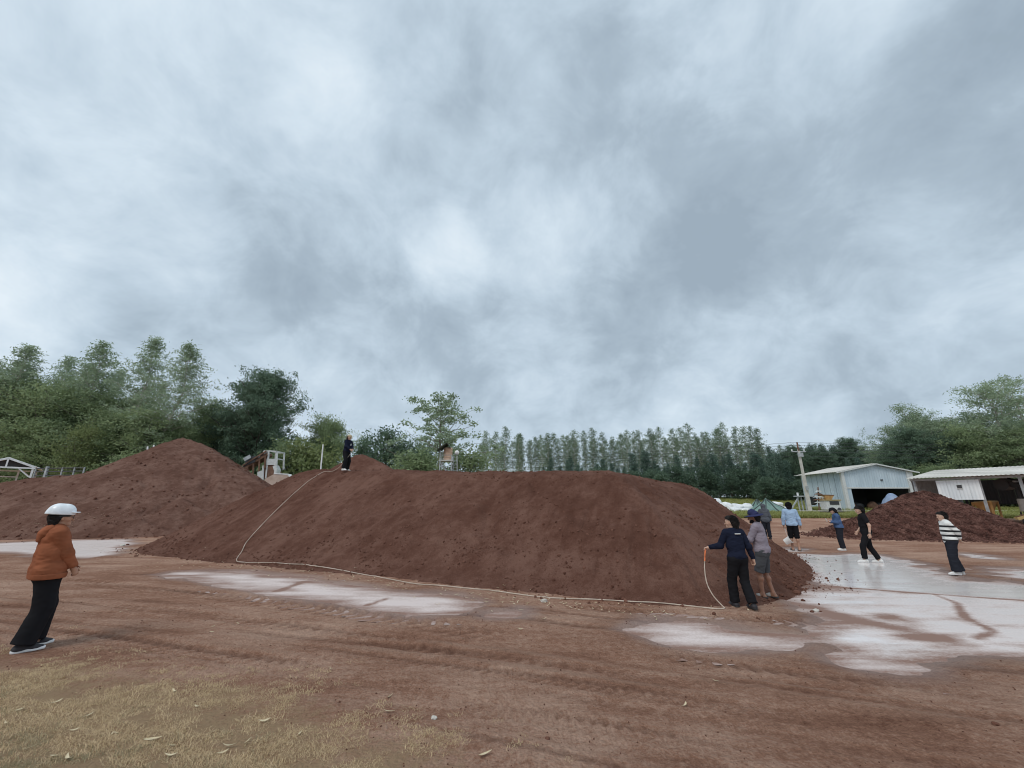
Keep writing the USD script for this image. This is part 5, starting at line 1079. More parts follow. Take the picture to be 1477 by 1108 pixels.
    def hand(self, f, s):
        w, e = self.J["wr"][s], self.J["el"][s]; d = w - e; d /= np.linalg.norm(d); n = np.array(self.palm[s], float); n = n - (n @ d) * d; n /= np.linalg.norm(n); a = np.cross(d, n); a = a if a[0] > 0 or (abs(a[0]) < 1e-3 and a[2] > 0) else -a   # across, towards the thumb
        f.limb(w, w + d * 0.035, 0.026, 0.022, 0.02); f.limb(w + d * 0.03, w + d * 0.085, 0.0165, 0.0145, 0.012, (a, 2.1)); c = math.radians(self.curl)
        for i, (off, L) in enumerate(((0.030, 0.070), (0.010, 0.079), (-0.010, 0.074), (-0.029, 0.058))):
            p = w + d * (0.088 - 0.004 * abs(i - 1)) + a * off; g1 = d * math.cos(c * 0.6) + n * math.sin(c * 0.6) + a * off * 0.9; g2 = d * math.cos(c * 1.8) + n * math.sin(c * 1.8)
            f.limb(p - d * 0.01, p + g1 * L * 0.5, 0.0092, 0.0086, 0.004); f.limb(p + g1 * L * 0.5, p + g1 * L * 0.5 + g2 * L * 0.5, 0.0086, 0.0074, 0.004)
        p = w + d * 0.028 + a * 0.024; q = p + (d * 0.62 + a * 0.66 + n * 0.42) * 0.038; f.limb(p, q, 0.013, 0.0105, 0.01); f.limb(q, q + (d * 0.85 + a * 0.15 + n * 0.5) * 0.032, 0.0105, 0.0085, 0.005); self.grip = getattr(self, "grip", {}); self.grip[s] = w + d * 0.085 + n * 0.025
    def world(self, p):
        """A point of the person's frame (at the standard height) in the world."""
        return np.array((self.t_matrix() * Gf.Vec4d(*(np.asarray(p) * self.s), 1))[:3]) if False else self._w(np.asarray(p) * self.s)
    def _w(self, p):
        m = UsdGeom.Xformable(self.t).GetLocalTransformation(); q = m.Transform(Gf.Vec3d(*map(float, p))); return np.array(q)
    # ---- clothes
    def shirt(self, name, mat, g=0.016, end=0.97, hem=0.90, crease=0.006, collar=True, **kw):
        f = self.torso(Form(), g); self.arms(f, g * 0.95, end, cut=True); f.limb(self.up((-0.012, 0, 1.43)), self.up((-0.004, 0, 1.475)), 0.060 + g * 0.5, 0.060 + g * 0.3, 0.03, cut=True) if collar else None
        self.hem = self.up((0, 0, hem)); f.cut(self.hem, -turn((0, 0, 1.0), 0, 2)); f.cuts = []
        # the hem cuts the trunk only, never a sleeve that hangs lower
        trunk = self.torso(Form(), g).cut(self.up((0, 0, hem)), (0, 0, -1)); s = self.arms(Form(), g * 0.95, end, cut=True)
        if collar:
            trunk.limb(self.up((-0.012, 0, 1.43)), self.up((-0.004, 0, 1.478)), 0.060 + g * 0.5, 0.062 + g * 0.3, 0.03, cut=True)
        return self.join(name, mat, trunk, s, crease, **kw)
    def join(self, name, mat, trunk, sleeves, crease, k=0.04, **kw):
        both = Form(); both.p = trunk.p + sleeves.p; h = self.h; lo_cut = trunk.cuts
        both.cuts = []; m = Form.mesh
        f = both; pl = lo_cut[0]
        # raise the trunk's lowest limbs so that they end flat at the hem
        keep = []
        for a, b, ra, rb, kk, w, c in trunk.p:
            keep.append((a, b, ra, rb, kk, w, c))
        f.p = keep + sleeves.p; mesh = self.masked(f, pl[0][2], sleeves); return obj(name, ((mesh[0] * self.s), mesh[1]), mat, self.t, smooth=True, label=kw.get("label"))
    def masked(self, f, z, sleeves):
        far = np.vstack([np.vstack([a, b]) for a, b, *_ in sleeves.p]); f.cuts = [("hem", z, far)]; out = self.hem_mesh(f, z, sleeves); return out
    def hem_mesh(self, f, z, sleeves):
        trunk = Form(); n = len(sleeves.p); trunk.p = f.p[:-n] if n else f.p; trunk.cuts = [(np.array([0, 0, z]), np.array([0, 0, -1.0]))]; arm = Form(); arm.p = sleeves.p
        a = trunk.mesh(self.h, crease=0.012, freq=7, seed=self.seed, stretch=(1, 1, 1.6)); b = arm.mesh(self.h, crease=0.010, freq=9, seed=self.seed + 1, stretch=(1, 1, 1.5)); return cat(a, b)
    def trousers(self, name, mat, g=0.014, end=0.97, flare=0.012, waist=0.985, crease=0.010, **kw):
        f = self.legs(Form(), g, end, flare, cut=True); u, b = self.up, self.bulk
        f.limb(u((0, -0.05, 0.92)), u((0, 0.05, 0.92)), 0.114 * b + g * 0.6, k=0.05, wide=((0, 1, 0), 1.12)); f.cut(u((0, 0, waist)), (0, 0, 1)); return self.done(f, name, mat, crease=crease, freq=7, seed=self.seed + 2, stretch=(1, 1, 1.3), **kw)
    def shoes(self, mat, sole, open_=False, thick=0.028):
        for s in (0, 1):
            w = self.J["ankle"][s]; out = 0.14 * (1 - 2 * s); f = Form(); base = w[2] - 0.085
            if not open_:
                f.limb(w + [-0.045, 0, -0.042], w + [0.11, out * 0.11, -0.046], 0.044, 0.038, 0.03, ((0, 1, 0), 1.15)); f.limb(w + [0.11, out * 0.11, -0.048], w + [0.175, out * 0.17, -0.056], 0.037, 0.028, 0.03, ((0, 1, 0), 1.4)); f.limb(w + [-0.02, 0, -0.03], w + [0.0, 0, 0.01], 0.048, 0.045, 0.03, cut=True)
                f.cut((0, 0, base + 0.022), (0, 0, -1))
            else:
                f.limb(w + [0.08, out * 0.08 - 0.04, -0.045], w + [0.09, out * 0.09 + 0.04, -0.045], 0.037, k=0.02); f.limb(w + [0.07, out * 0.08, -0.04], w + [0.12, out * 0.12, -0.05], 0.042, 0.036, 0.02, ((0, 1, 0), 1.25)); f.cut((0, 0, base + 0.02), (0, 0, -1))
            sh = self.done(f, "shoe" if not open_ else "sandal", mat, h=0.008); g = Form(); g.limb(w + [-0.05, 0, -0.062], w + [0.11, out * 0.11, -0.062], 0.042, 0.042, 0.02, ((0, 1, 0), 1.12)); g.limb(w + [0.11, out * 0.11, -0.062], w + [0.18, out * 0.17, -0.060], 0.042, 0.034, 0.02, ((0, 1, 0), 1.25)); g.cut((0, 0, base + thick), (0, 0, 1)); g.cut((0, 0, base + 0.002), (0, 0, -1)); self.done(g, "sole", sole, sh, h=0.008)
    def hair(self, mat, long=0.0, thick=0.012, fringe=0.05):
        hd = self.hd; f = Form(); f.limb(hd((-0.028, 0, 1.640)), hd((0.022, 0, 1.645)), 0.093 + thick, 0.082 + thick, 0.02); f.ball(hd((-0.05, 0, 1.60)), 0.068 + thick, 0.03); f.limb(hd((-0.055, 0, 1.60)), hd((-0.050, 0, 1.535)), 0.070 + thick, 0.054 + thick, 0.03, ((0, 1, 0), 1.12))
        if long:
            f.limb(hd((-0.06, 0, 1.58)), self.up((-0.115, 0, 1.50 - long)), 0.075 + thick * 0.6, 0.045, 0.04, ((0, 1, 0), 1.35))
            for s in (1, -1):
                f.limb(hd((-0.01, s * 0.07, 1.60)), self.up((-0.03, s * 0.085, 1.50 - long * 0.6)), 0.035, 0.025, 0.03)
        back = Form(); back.p = list(f.p); lines = ((f, (fringe, 0, 1.668), (0.38, 0, -0.925)), (back, (-0.004, 0, 1.60), (0.96, 0, -0.28)))
        for g, p, nn in lines:
            a = hd(p); g.cut(a, hd(np.array(p) + nn) - a)
        h = min(self.h, 0.009); k = dict(crease=0.013, freq=20, seed=self.seed + 5); m = cat(f.mesh(h, **k), back.mesh(h, **k)); return obj("hair", (m[0] * self.s, m[1]), mat, self.t, smooth=True)

def skin(name, c):
    return usdkit.material(stage, LOOK + name, {"tc": ("texture_coordinate", {}), "n": ("noise_texture", {"scale": 14.0, "detail": 4.0}), "r": ("rgb_ramp", {"ramp": [(0.3, tuple(0.86 * x for x in c)), (0.7, tuple(1.08 * x for x in c))]}), "p": ("principled_bsdf", {"roughness": 0.5, "subsurface_weight": 0.08, "subsurface_scale": 0.01})}, [("tc.object", "n.vector"), ("n.fac", "r.fac"), ("r.color", "p.base_color")], surface="p.BSDF")
def cloth(name, c, var=0.14, fine=160.0):
    """Woven cloth with a soft sheen and slight fading."""
    return usdkit.material(stage, LOOK + name, {"tc": ("texture_coordinate", {}), "n": ("noise_texture", {"scale": 5.0, "detail": 6.0}), "f": ("noise_texture", {"scale": fine, "detail": 2.0}), "r": ("rgb_ramp", {"ramp": [(0.3, tuple((1 - var) * x for x in c)), (0.7, tuple((1 + var) * x for x in c))]}), "b": ("bump", {"strength": 0.15, "distance": 0.004}),
        "p": ("principled_bsdf", {"roughness": 0.9, "specular_ior_level": 0.08, "sheen_weight": 0.0})}, [("tc.object", "n.vector"), ("tc.object", "f.vector"), ("n.fac", "r.fac"), ("r.color", "p.base_color"), ("f.fac", "b.height"), ("b.normal", "p.normal")], surface="p.BSDF")
M_eye = plain("dark_eye", (0.02, 0.016, 0.014), 0.25)
S_light, S_tan, S_brown = skin("light_skin", (0.52, 0.33, 0.24)), skin("tan_skin", (0.36, 0.20, 0.135)), skin("brown_skin", (0.24, 0.122, 0.080))
C_rust, C_black, C_navy, C_lilac = cloth("rust_knit", (0.235, 0.082, 0.042), 0.22, 90), cloth("black_cloth", (0.012, 0.012, 0.014)), cloth("navy_cloth", (0.012, 0.015, 0.030)), cloth("lilac_grey_cloth", (0.235, 0.205, 0.240))
C_char, C_grey, C_sky, C_denim = cloth("charcoal_cloth", (0.065, 0.068, 0.075)), cloth("dark_grey_cloth", (0.085, 0.090, 0.105)), cloth("light_blue_cloth", (0.31, 0.42, 0.57)), cloth("denim", (0.065, 0.110, 0.215), 0.3)
C_hat, C_white, C_dark = cloth("dark_blue_hat", (0.030, 0.034, 0.085)), cloth("white_cloth", (0.70, 0.70, 0.68)), cloth("dark_trouser_cloth", (0.022, 0.024, 0.032))
M_hair = mottled("black_hair", (0.006, 0.005, 0.005), (0.015, 0.012, 0.011), 30.0, 0.75, 0.5, stretch=(1, 1, 0.2), spec=0.2); M_hair_brown = mottled("brown_hair", (0.030, 0.018, 0.012), (0.065, 0.040, 0.026), 30.0, 0.75, 0.5, stretch=(1, 1, 0.2), spec=0.2)
M_sole, M_blacksole, M_shoe_w, M_helmet, M_strap = plain("white_sole", (0.72, 0.73, 0.74), 0.6), plain("dark_sole", (0.03, 0.03, 0.03), 0.8), plain("white_shoe", (0.70, 0.69, 0.67), 0.6), plain("white_helmet_shell", (0.72, 0.76, 0.80), 0.3), plain("black_strap", (0.015, 0.015, 0.018), 0.6)
M_shoe_k, M_sandal = plain("dark_shoe", (0.022, 0.020, 0.024), 0.7), plain("grey_sandal", (0.24, 0.23, 0.22), 0.8)
def stripes():
    N = {"tc": ("texture_coordinate", {}), "s": ("separate_xyz", {}), "m": ("math", {"math_type": "multiply_add", "value2": 1 / (0.132 * STRIPE_S), "value3": 0.62}), "f": ("math", {"math_type": "fraction"}), "g": ("math", {"math_type": "greater_than", "value2": 0.57}), "top": ("math", {"math_type": "less_than", "value2": 1.38 * STRIPE_S}), "k": ("math", {"math_type": "multiply"}), "c": ("mix", {"color1": (0.70, 0.70, 0.68), "color2": (0.012, 0.012, 0.014)}), "p": ("principled_bsdf", {"roughness": 0.9, "sheen_weight": 0.1})}
    return usdkit.material(stage, LOOK + "striped_jersey", N, [("tc.object", "s.vector"), ("s.z", "m.value1"), ("m.value", "f.value1"), ("f.value", "g.value1"), ("s.z", "top.value1"), ("g.value", "k.value1"), ("top.value", "k.value2"), ("k.value", "c.fac"), ("c.color", "p.base_color")], surface="p.BSDF")

def stand(u, v):
    p = on_ground(u, v); h = max(float(ground_z(p[0], p[1])), float(heap_surf(np.array([p[0]]), np.array([p[1]]))[0]) if heap_dist(np.array([p[0]]), np.array([p[1]]))[0] > -0.3 else -9, -0.013); return (p[0], p[1], h)

def cap(P, mat, brim=0.075, name="cap", crown=0.1, peak=None):
    hd = P.hd; f = Form(); f.limb(hd((-0.03, 0, 1.648)), hd((0.025, 0, 1.655)), 0.112, 0.098, 0.02); f.cut(hd((0, 0, 1.650)), hd((0.12, 0, 0.62)) - hd((0, 0, 1.65))); c = P.done(f, name, mat, h=0.008); g = Form(); g.limb(hd((0.09, -0.045, 1.668)), hd((0.09, 0.045, 1.668)), 0.03, k=0.02); g.limb(hd((0.10, -0.035, 1.667)), hd((0.10 + brim, 0, 1.652)), 0.03, 0.034, 0.03); g.limb(hd((0.10, 0.035, 1.667)), hd((0.10 + brim, 0, 1.652)), 0.03, 0.034, 0.03)
    a = hd((0.1, 0, 1.672)); b = hd((0.13, 0, 1.772)) - a; g.cut(a, b); a2 = hd((0.1, 0, 1.661)); g.cut(a2, -b); P.done(g, "peak", peak or mat, c, h=0.006); return c

# 1 - man in the rust hoodie
foot = stand(37, 936)
A = Person("man in rust hoodie, black trousers and white safety helmet standing at the left edge", foot, 731, 56, S_tan, 0.009, lean=-3, feet=((0.06, 0.11), (-0.06, -0.11)), hands=((0.24, 0.04, 0.95), (0.23, -0.10, 0.92)), bulk=1.22, head=(-4, 2), curl=70, drop=0.02, elbows=((-0.4, 0.8, -0.5), (-0.4, -0.8, -0.5)), palm=((0, -1, -0.3), (0, 1, -0.3)), extra_top=0.045)
def hoodie():
    A.shirt("hoodie", C_rust, 0.036, 0.95, 0.87); f = Form(); u = A.up
    f.limb(u((-0.075, -0.05, 1.455)), u((-0.075, 0.05, 1.455)), 0.058, k=0.04); f.limb(u((-0.12, 0, 1.40)), u((-0.145, 0, 1.335)), 0.065, 0.035, 0.05, ((0, 1, 0), 1.6))
    for s in (1, -1):
        f.limb(u((-0.07, s * 0.06, 1.46)), u((0.045, s * 0.082, 1.425)), 0.045, 0.032, 0.04); f.limb(u((0.045, s * 0.08, 1.42)), u((0.10, s * 0.03, 1.37)), 0.032, 0.026, 0.03)
    A.done(f, "hood", C_rust, crease=0.007, freq=12, seed=4)
    w = Form(); w.limb(u((0, -0.06, 0.885)), u((0, 0.06, 0.885)), 0.146 * A.bulk, k=0.05, wide=((0, 1, 0), 1.12)); w.cut(u((0, 0, 0.90)), (0, 0, 1)); w.cut(u((0, 0, 0.835)), (0, 0, -1)); A.done(w, "waistband", C_rust, crease=0.003, freq=30, seed=2, stretch=(1, 1, 0.1))
    A.trousers("trousers", C_black, 0.030, 0.985, 0.034, 0.90, 0.006); A.shoes(M_shoe_k, M_sole, thick=0.040); A.hair(M_hair, 0, 0.006, 0.035)
    hd = A.hd; f = Form(); f.limb(hd((-0.045, 0, 1.675)), hd((0.015, 0, 1.68)), 0.121, 0.112, 0.03); f.limb(hd((-0.095, 0, 1.64)), hd((-0.06, 0, 1.675)), 0.075, 0.09, 0.05); a = hd((0, 0, 1.645)); f.cut(a, hd((-0.06, 0, 0.65)) - a); h = A.done(f, "helmet", M_helmet, h=0.007)
    g = Form(); g.limb(hd((0.085, -0.055, 1.672)), hd((0.085, 0.055, 1.672)), 0.05, k=0.03); g.limb(hd((0.11, -0.035, 1.672)), hd((0.128, 0, 1.668)), 0.04, 0.035, 0.03); g.limb(hd((0.11, 0.035, 1.672)), hd((0.128, 0, 1.668)), 0.04, 0.035, 0.03); b = hd((0.1, 0, 1.684)); g.cut(b, hd((0.1, 0, 1.784)) - b); b2 = hd((0.1, 0, 1.670)); g.cut(b2, hd((0.1, 0, 1.57)) - b2); A.done(g, "helmet_peak", M_helmet, h, h=0.006)
    r = Form(); r.limb(hd((-0.10, 0, 1.675)), hd((0.0, 0, 1.745)), 0.022, 0.022, 0.01); r.limb(hd((-0.03, 0, 1.76)), hd((0.06, 0, 1.752)), 0.024, 0.022, 0.02); A.done(r, "helmet_ridge", M_helmet, h, h=0.006)
    ring = [hd((0.012 + 0.112 * math.cos(t) - 0.03, 0.094 * math.sin(t), 1.628 + 0.012 * math.cos(t))) * A.s for t in np.linspace(0.5, 2 * PI - 0.5, 30)]; obj("helmet_strap", tube(ring, 0.013, 8), M_strap, A.t, smooth=True)
    for s in (1, -1):
        obj("glasses_arm", tube([hd((0.108, s * 0.062, 1.618)) * A.s, hd((0.0, s * 0.090, 1.622)) * A.s], 0.003, 6), M_strap, A.t); pts = [hd((0.116 - 0.006 * abs(math.cos(t)), s * (0.034 + 0.024 * math.cos(t)), 1.612 + 0.018 * math.sin(t))) * A.s for t in np.linspace(0, 2 * PI, 19)]; obj("glasses_rim", tube(pts, 0.0025, 5, False), M_strap, A.t)
hoodie()

# 2 - person in navy pulling the hose
foot = stand(1074, 878)
B = Person("person with short black hair in navy jacket holding the hose by the heap", foot, 746, 97, S_light, 0.010, lean=3, feet=((0.14, 0.09), (-0.16, -0.08, 0.02)), hands=((0.32, 0.40, 1.10), (-0.04, -0.33, 0.86)), head=(48, 0), drop=0.02, elbows=((-0.5, -0.2, -0.8), (-0.8, -0.3, 0)), curl=75, palm=((0, 0, -1), (0.2, 1, 0)))
B.shirt("jacket", C_navy, 0.020, 0.97, 0.89); B.trousers("trousers", C_black, 0.022, 0.985, 0.014); B.shoes(M_shoe_k, M_blacksole); B.hair(M_hair, 0, 0.020, 0.05)
f = Form(); f.limb(B.up((-0.145, -0.05, 1.392)), B.up((-0.145, 0.05, 1.392)), 0.016, k=0.01); f.cut(B.up((0, 0, 1.401)), (0, 0, 1)); f.cut(B.up((0, 0, 1.381)), (0, 0, -1)); B.done(f, "back_print", C_white, h=0.006)
# 3 - man in lilac-grey with a blue hat
foot = stand(1111, 866)
C = Person("man in lilac-grey shirt, charcoal shorts and dark blue brimmed hat", foot, 737, 138, S_brown, 0.010, lean=4, feet=((0.10, 0.09), (-0.06, -0.10)), hands=((0.40, 0.16, 1.12), (0.02, -0.28, 0.88)), head=(12, 10), drop=0.01, bulk=1.08, elbows=((-0.6, 0.4, -0.8), (-0.8, -0.3, 0)), extra_top=0.03)
C.shirt("shirt", C_lilac, 0.022, 0.97, 0.88); C.trousers("shorts", C_char, 0.020, 0.49, 0.03); C.shoes(M_sandal, M_blacksole, True); C.hair(M_hair, 0, 0.004, 0.03)
def brimmed(P, mat):
    hd = P.hd; f = Form(); f.limb(hd((-0.02, 0, 1.66)), hd((0.0, 0, 1.695)), 0.108, 0.092, 0.02); a = hd((0, 0, 1.662)); f.cut(a, hd((0, 0, 1.562)) - a); h = P.done(f, "hat", mat, h=0.008); n, m = 7, 36; v = []
    for i in range(2):
        for r in np.linspace(0.098, 0.195, n):
            for t in np.linspace(0, 2 * PI, m, endpoint=False):
                v.append(hd((-0.012 + r * math.cos(t) * 1.04, r * math.sin(t), 1.668 - 0.006 * i - 0.32 * (r - 0.098) + 0.012 * math.sin(2 * t + 0.6) * (r - 0.098) / 0.1)) * P.s)
    i, j = np.meshgrid(np.arange(n - 1), np.arange(m), indexing="ij"); q = np.stack([i * m + j, (i + 1) * m + j, (i + 1) * m + (j + 1) % m, i * m + (j + 1) % m], -1).reshape(-1, 4); q2 = q[:, ::-1] + n * m; e = (n - 1) * m + np.arange(m); e2 = (n - 1) * m + (np.arange(m) + 1) % m; rim = np.stack([e, e + n * m, e2 + n * m, e2], 1); q = np.vstack([q, q2, rim])
    obj("brim", (np.array(v), np.vstack([q[:, [0, 1, 2]], q[:, [0, 2, 3]]])), mat, h, smooth=True)
brimmed(C, C_hat)
f = Form(); hd = C.hd; f.limb(hd((0.05, -0.035, 1.535)), hd((0.05, 0.035, 1.535)), 0.036, k=0.03); f.limb(hd((0.07, 0, 1.53)), hd((0.09, 0, 1.512)), 0.038, 0.024, 0.03); f.hole(hd((0.118, 0, 1.562)), 0.03); C.done(f, "beard", M_hair, h=0.007, crease=0.003, freq=30)
# 4 - hooded person
foot = stand(1112, 801)
D = Person("person in dark grey hooded jacket seen from behind, beyond the man in the blue hat", foot, 727, 75, S_tan, 0.012, lean=3, head=(0, 5), bulk=1.1, extra_top=0.03)
D.shirt("jacket", C_grey, 0.030, 0.97, 0.80); D.trousers("trousers", C_dark, 0.022, 0.98, 0.014); D.shoes(M_shoe_k, M_blacksole)
f = Form(); hd = D.hd; f.limb(hd((-0.035, 0, 1.64)), hd((0.015, 0, 1.645)), 0.118, 0.105, 0.03); f.limb(hd((-0.03, 0, 1.56)), D.up((-0.03, 0, 1.44)), 0.095, 0.105, 0.04); f.hole(hd((0.125, 0, 1.60)), 0.095); D.done(f, "hood", C_grey, crease=0.006, freq=10)
# 5 - man in light blue
foot = stand(1149, 794)
E5 = Person("man in light blue long-sleeved shirt and black shorts walking away, seen from behind", foot, 726, 66, S_tan, 0.011, lean=2, feet=((0.08, 0.09), (-0.07, -0.09)), hands=((0.05, 0.28, 0.87), (0.03, -0.28, 0.86)), head=(0, 0), bulk=0.95)
E5.shirt("shirt", C_sky, 0.026, 0.97, 0.88); E5.trousers("shorts", C_black, 0.018, 0.52, 0.02); E5.shoes(M_sandal, M_blacksole, True); E5.hair(M_hair, 0.0, 0.020, 0.06)
f = Form(); hd = E5.hd; f.limb(hd((-0.05, 0, 1.60)), hd((-0.045, 0, 1.50)), 0.085, 0.075, 0.04, ((0, 1, 0), 1.1)); E5.done(f, "neck_cover", M_hair, crease=0.004)
# 6 - woman with the phone
foot = stand(1217, 794)
W6 = Person("woman with long black hair and black cap in denim jacket, looking down at a phone", foot, 733, 158, S_light, 0.011, lean=4, hands=((0.30, 0.05, 1.17), (0.30, -0.06, 1.16)), head=(0, 26), bulk=1.08, curl=60, elbows=((-0.7, 0.5, -0.9), (-0.7, -0.5, -0.9)), palm=((0, -0.3, 1), (0, 0.3, 1)), extra_top=0.02)
W6.shirt("jacket", C_denim, 0.032, 0.93, 0.90); W6.trousers("trousers", C_dark, 0.024, 0.975, 0.018); W6.shoes(M_shoe_w, M_sole); W6.hair(M_hair, 0.20, 0.012, 0.05); cap(W6, C_black)
# 7 - man in black
foot = stand(1259, 811)
K7 = Person("man in black T-shirt, black trousers and white shoes standing on the wet slab", foot, 730, 152, S_light, 0.010, lean=1, feet=((0.20, 0.09), (-0.20, -0.08)), hands=((-0.03, 0.28, 0.88), (0.16, -0.25, 0.92)), head=(6, 16), drop=0.04, elbows=((-0.9, 0.3, 0), (-0.8, -0.4, 0)))
K7.shirt("t_shirt", C_black, 0.022, 0.36, 0.90); K7.trousers("trousers", C_black, 0.016, 0.955, 0.006); K7.shoes(M_shoe_w, M_sole); K7.hair(M_hair, 0, 0.018, 0.055)
w, e = K7.J["wr"][0], K7.J["el"][0]; d = (w - e) / np.linalg.norm(w - e); obj("watch", tube([(w - d * 0.035) * K7.s, (w - d * 0.005) * K7.s], 0.034 * K7.s, 14), M_strap, K7.t)
# 8 - man in the striped jersey
foot = stand(1385, 830)
STRIPE_S = 1.0
Q8 = Person("man in black and white striped jersey with hands behind his back", foot, 740, 152, S_light, 0.010, lean=2, feet=((0.08, 0.10), (-0.06, -0.10)), hands=((-0.20, 0.03, 0.99), (-0.21, -0.05, 0.97)), head=(4, 8), bulk=1.06, elbows=((-0.6, 0.9, 0), (-0.6, -0.9, 0)), curl=60)
STRIPE_S = Q8.s; M_stripe = stripes(); Q8.shirt("jersey", M_stripe, 0.028, 0.95, 0.84); Q8.trousers("trousers", C_dark, 0.028, 0.985, 0.03); Q8.shoes(M_shoe_w, M_sole); Q8.hair(M_hair, 0, 0.016, 0.055)
f = Form(); u = Q8.up
for s in (1, -1):
    f.limb(u((-0.06, s * 0.03, 1.475)), u((0.03, s * 0.075, 1.455)), 0.026, 0.022, 0.03); f.limb(u((0.03, s * 0.072, 1.455)), u((0.10, s * 0.035, 1.40)), 0.022, 0.022, 0.02)
Q8.done(f, "collar", C_white, h=0.007)
# 9 - person on the heap
def on_heap(u, v, Y0, Y1):
    d = ray(u, v); Y = np.arange(Y0, Y1, 0.02); x, z = d[0] / d[1] * Y, EYE + d[2] / d[1] * Y; g = heap_surf(x, Y); i = np.argmax(g >= z - 0.01); return np.array([x[i], Y[i], g[i]])
top = on_heap(497, 679, 14, 26)
for Yt in np.arange(top[1], 20.5, 0.25):
    d = ray(497, 679); x = d[0] / d[1] * Yt; cand = np.array([x, Yt, float(heap_surf(np.array([x]), np.array([Yt]))[0])])
    if project(cand)[1] < 682 and Yt < 18.6:
        top = cand
print("top person at", top)
T9 = Person("long-haired person in dark jacket and pale cap standing on top of the heap", tuple(top), 627, -22, S_light, 0.012, lean=6, feet=((-0.10, 0.24), (0.12, -0.22)), hands=((0.34, 0.02, 1.00), (0.34, -0.14, 0.98)), head=(-15, 12), drop=0.05, curl=75, elbows=((-0.5, 0.7, -0.5), (-0.5, -0.7, -0.5)), palm=((0, -1, -0.2), (0, 1, -0.2)), extra_top=0.02)
T9.shirt("jacket", C_navy, 0.022, 0.95, 0.88); T9.trousers("trousers", C_black, 0.022, 0.98, 0.02); T9.shoes(M_shoe_w, M_sole); T9.hair(M_hair_brown, 0.16, 0.012, 0.05); cap(T9, cloth("pale_cap_cloth", (0.42, 0.36, 0.24)))
f = Form(); f.limb(T9.up((0.13, 0.05, 1.30)), T9.up((0.13, 0.05, 1.24)), 0.024, k=0.01); T9.done(f, "name_tag", C_white, h=0.007)

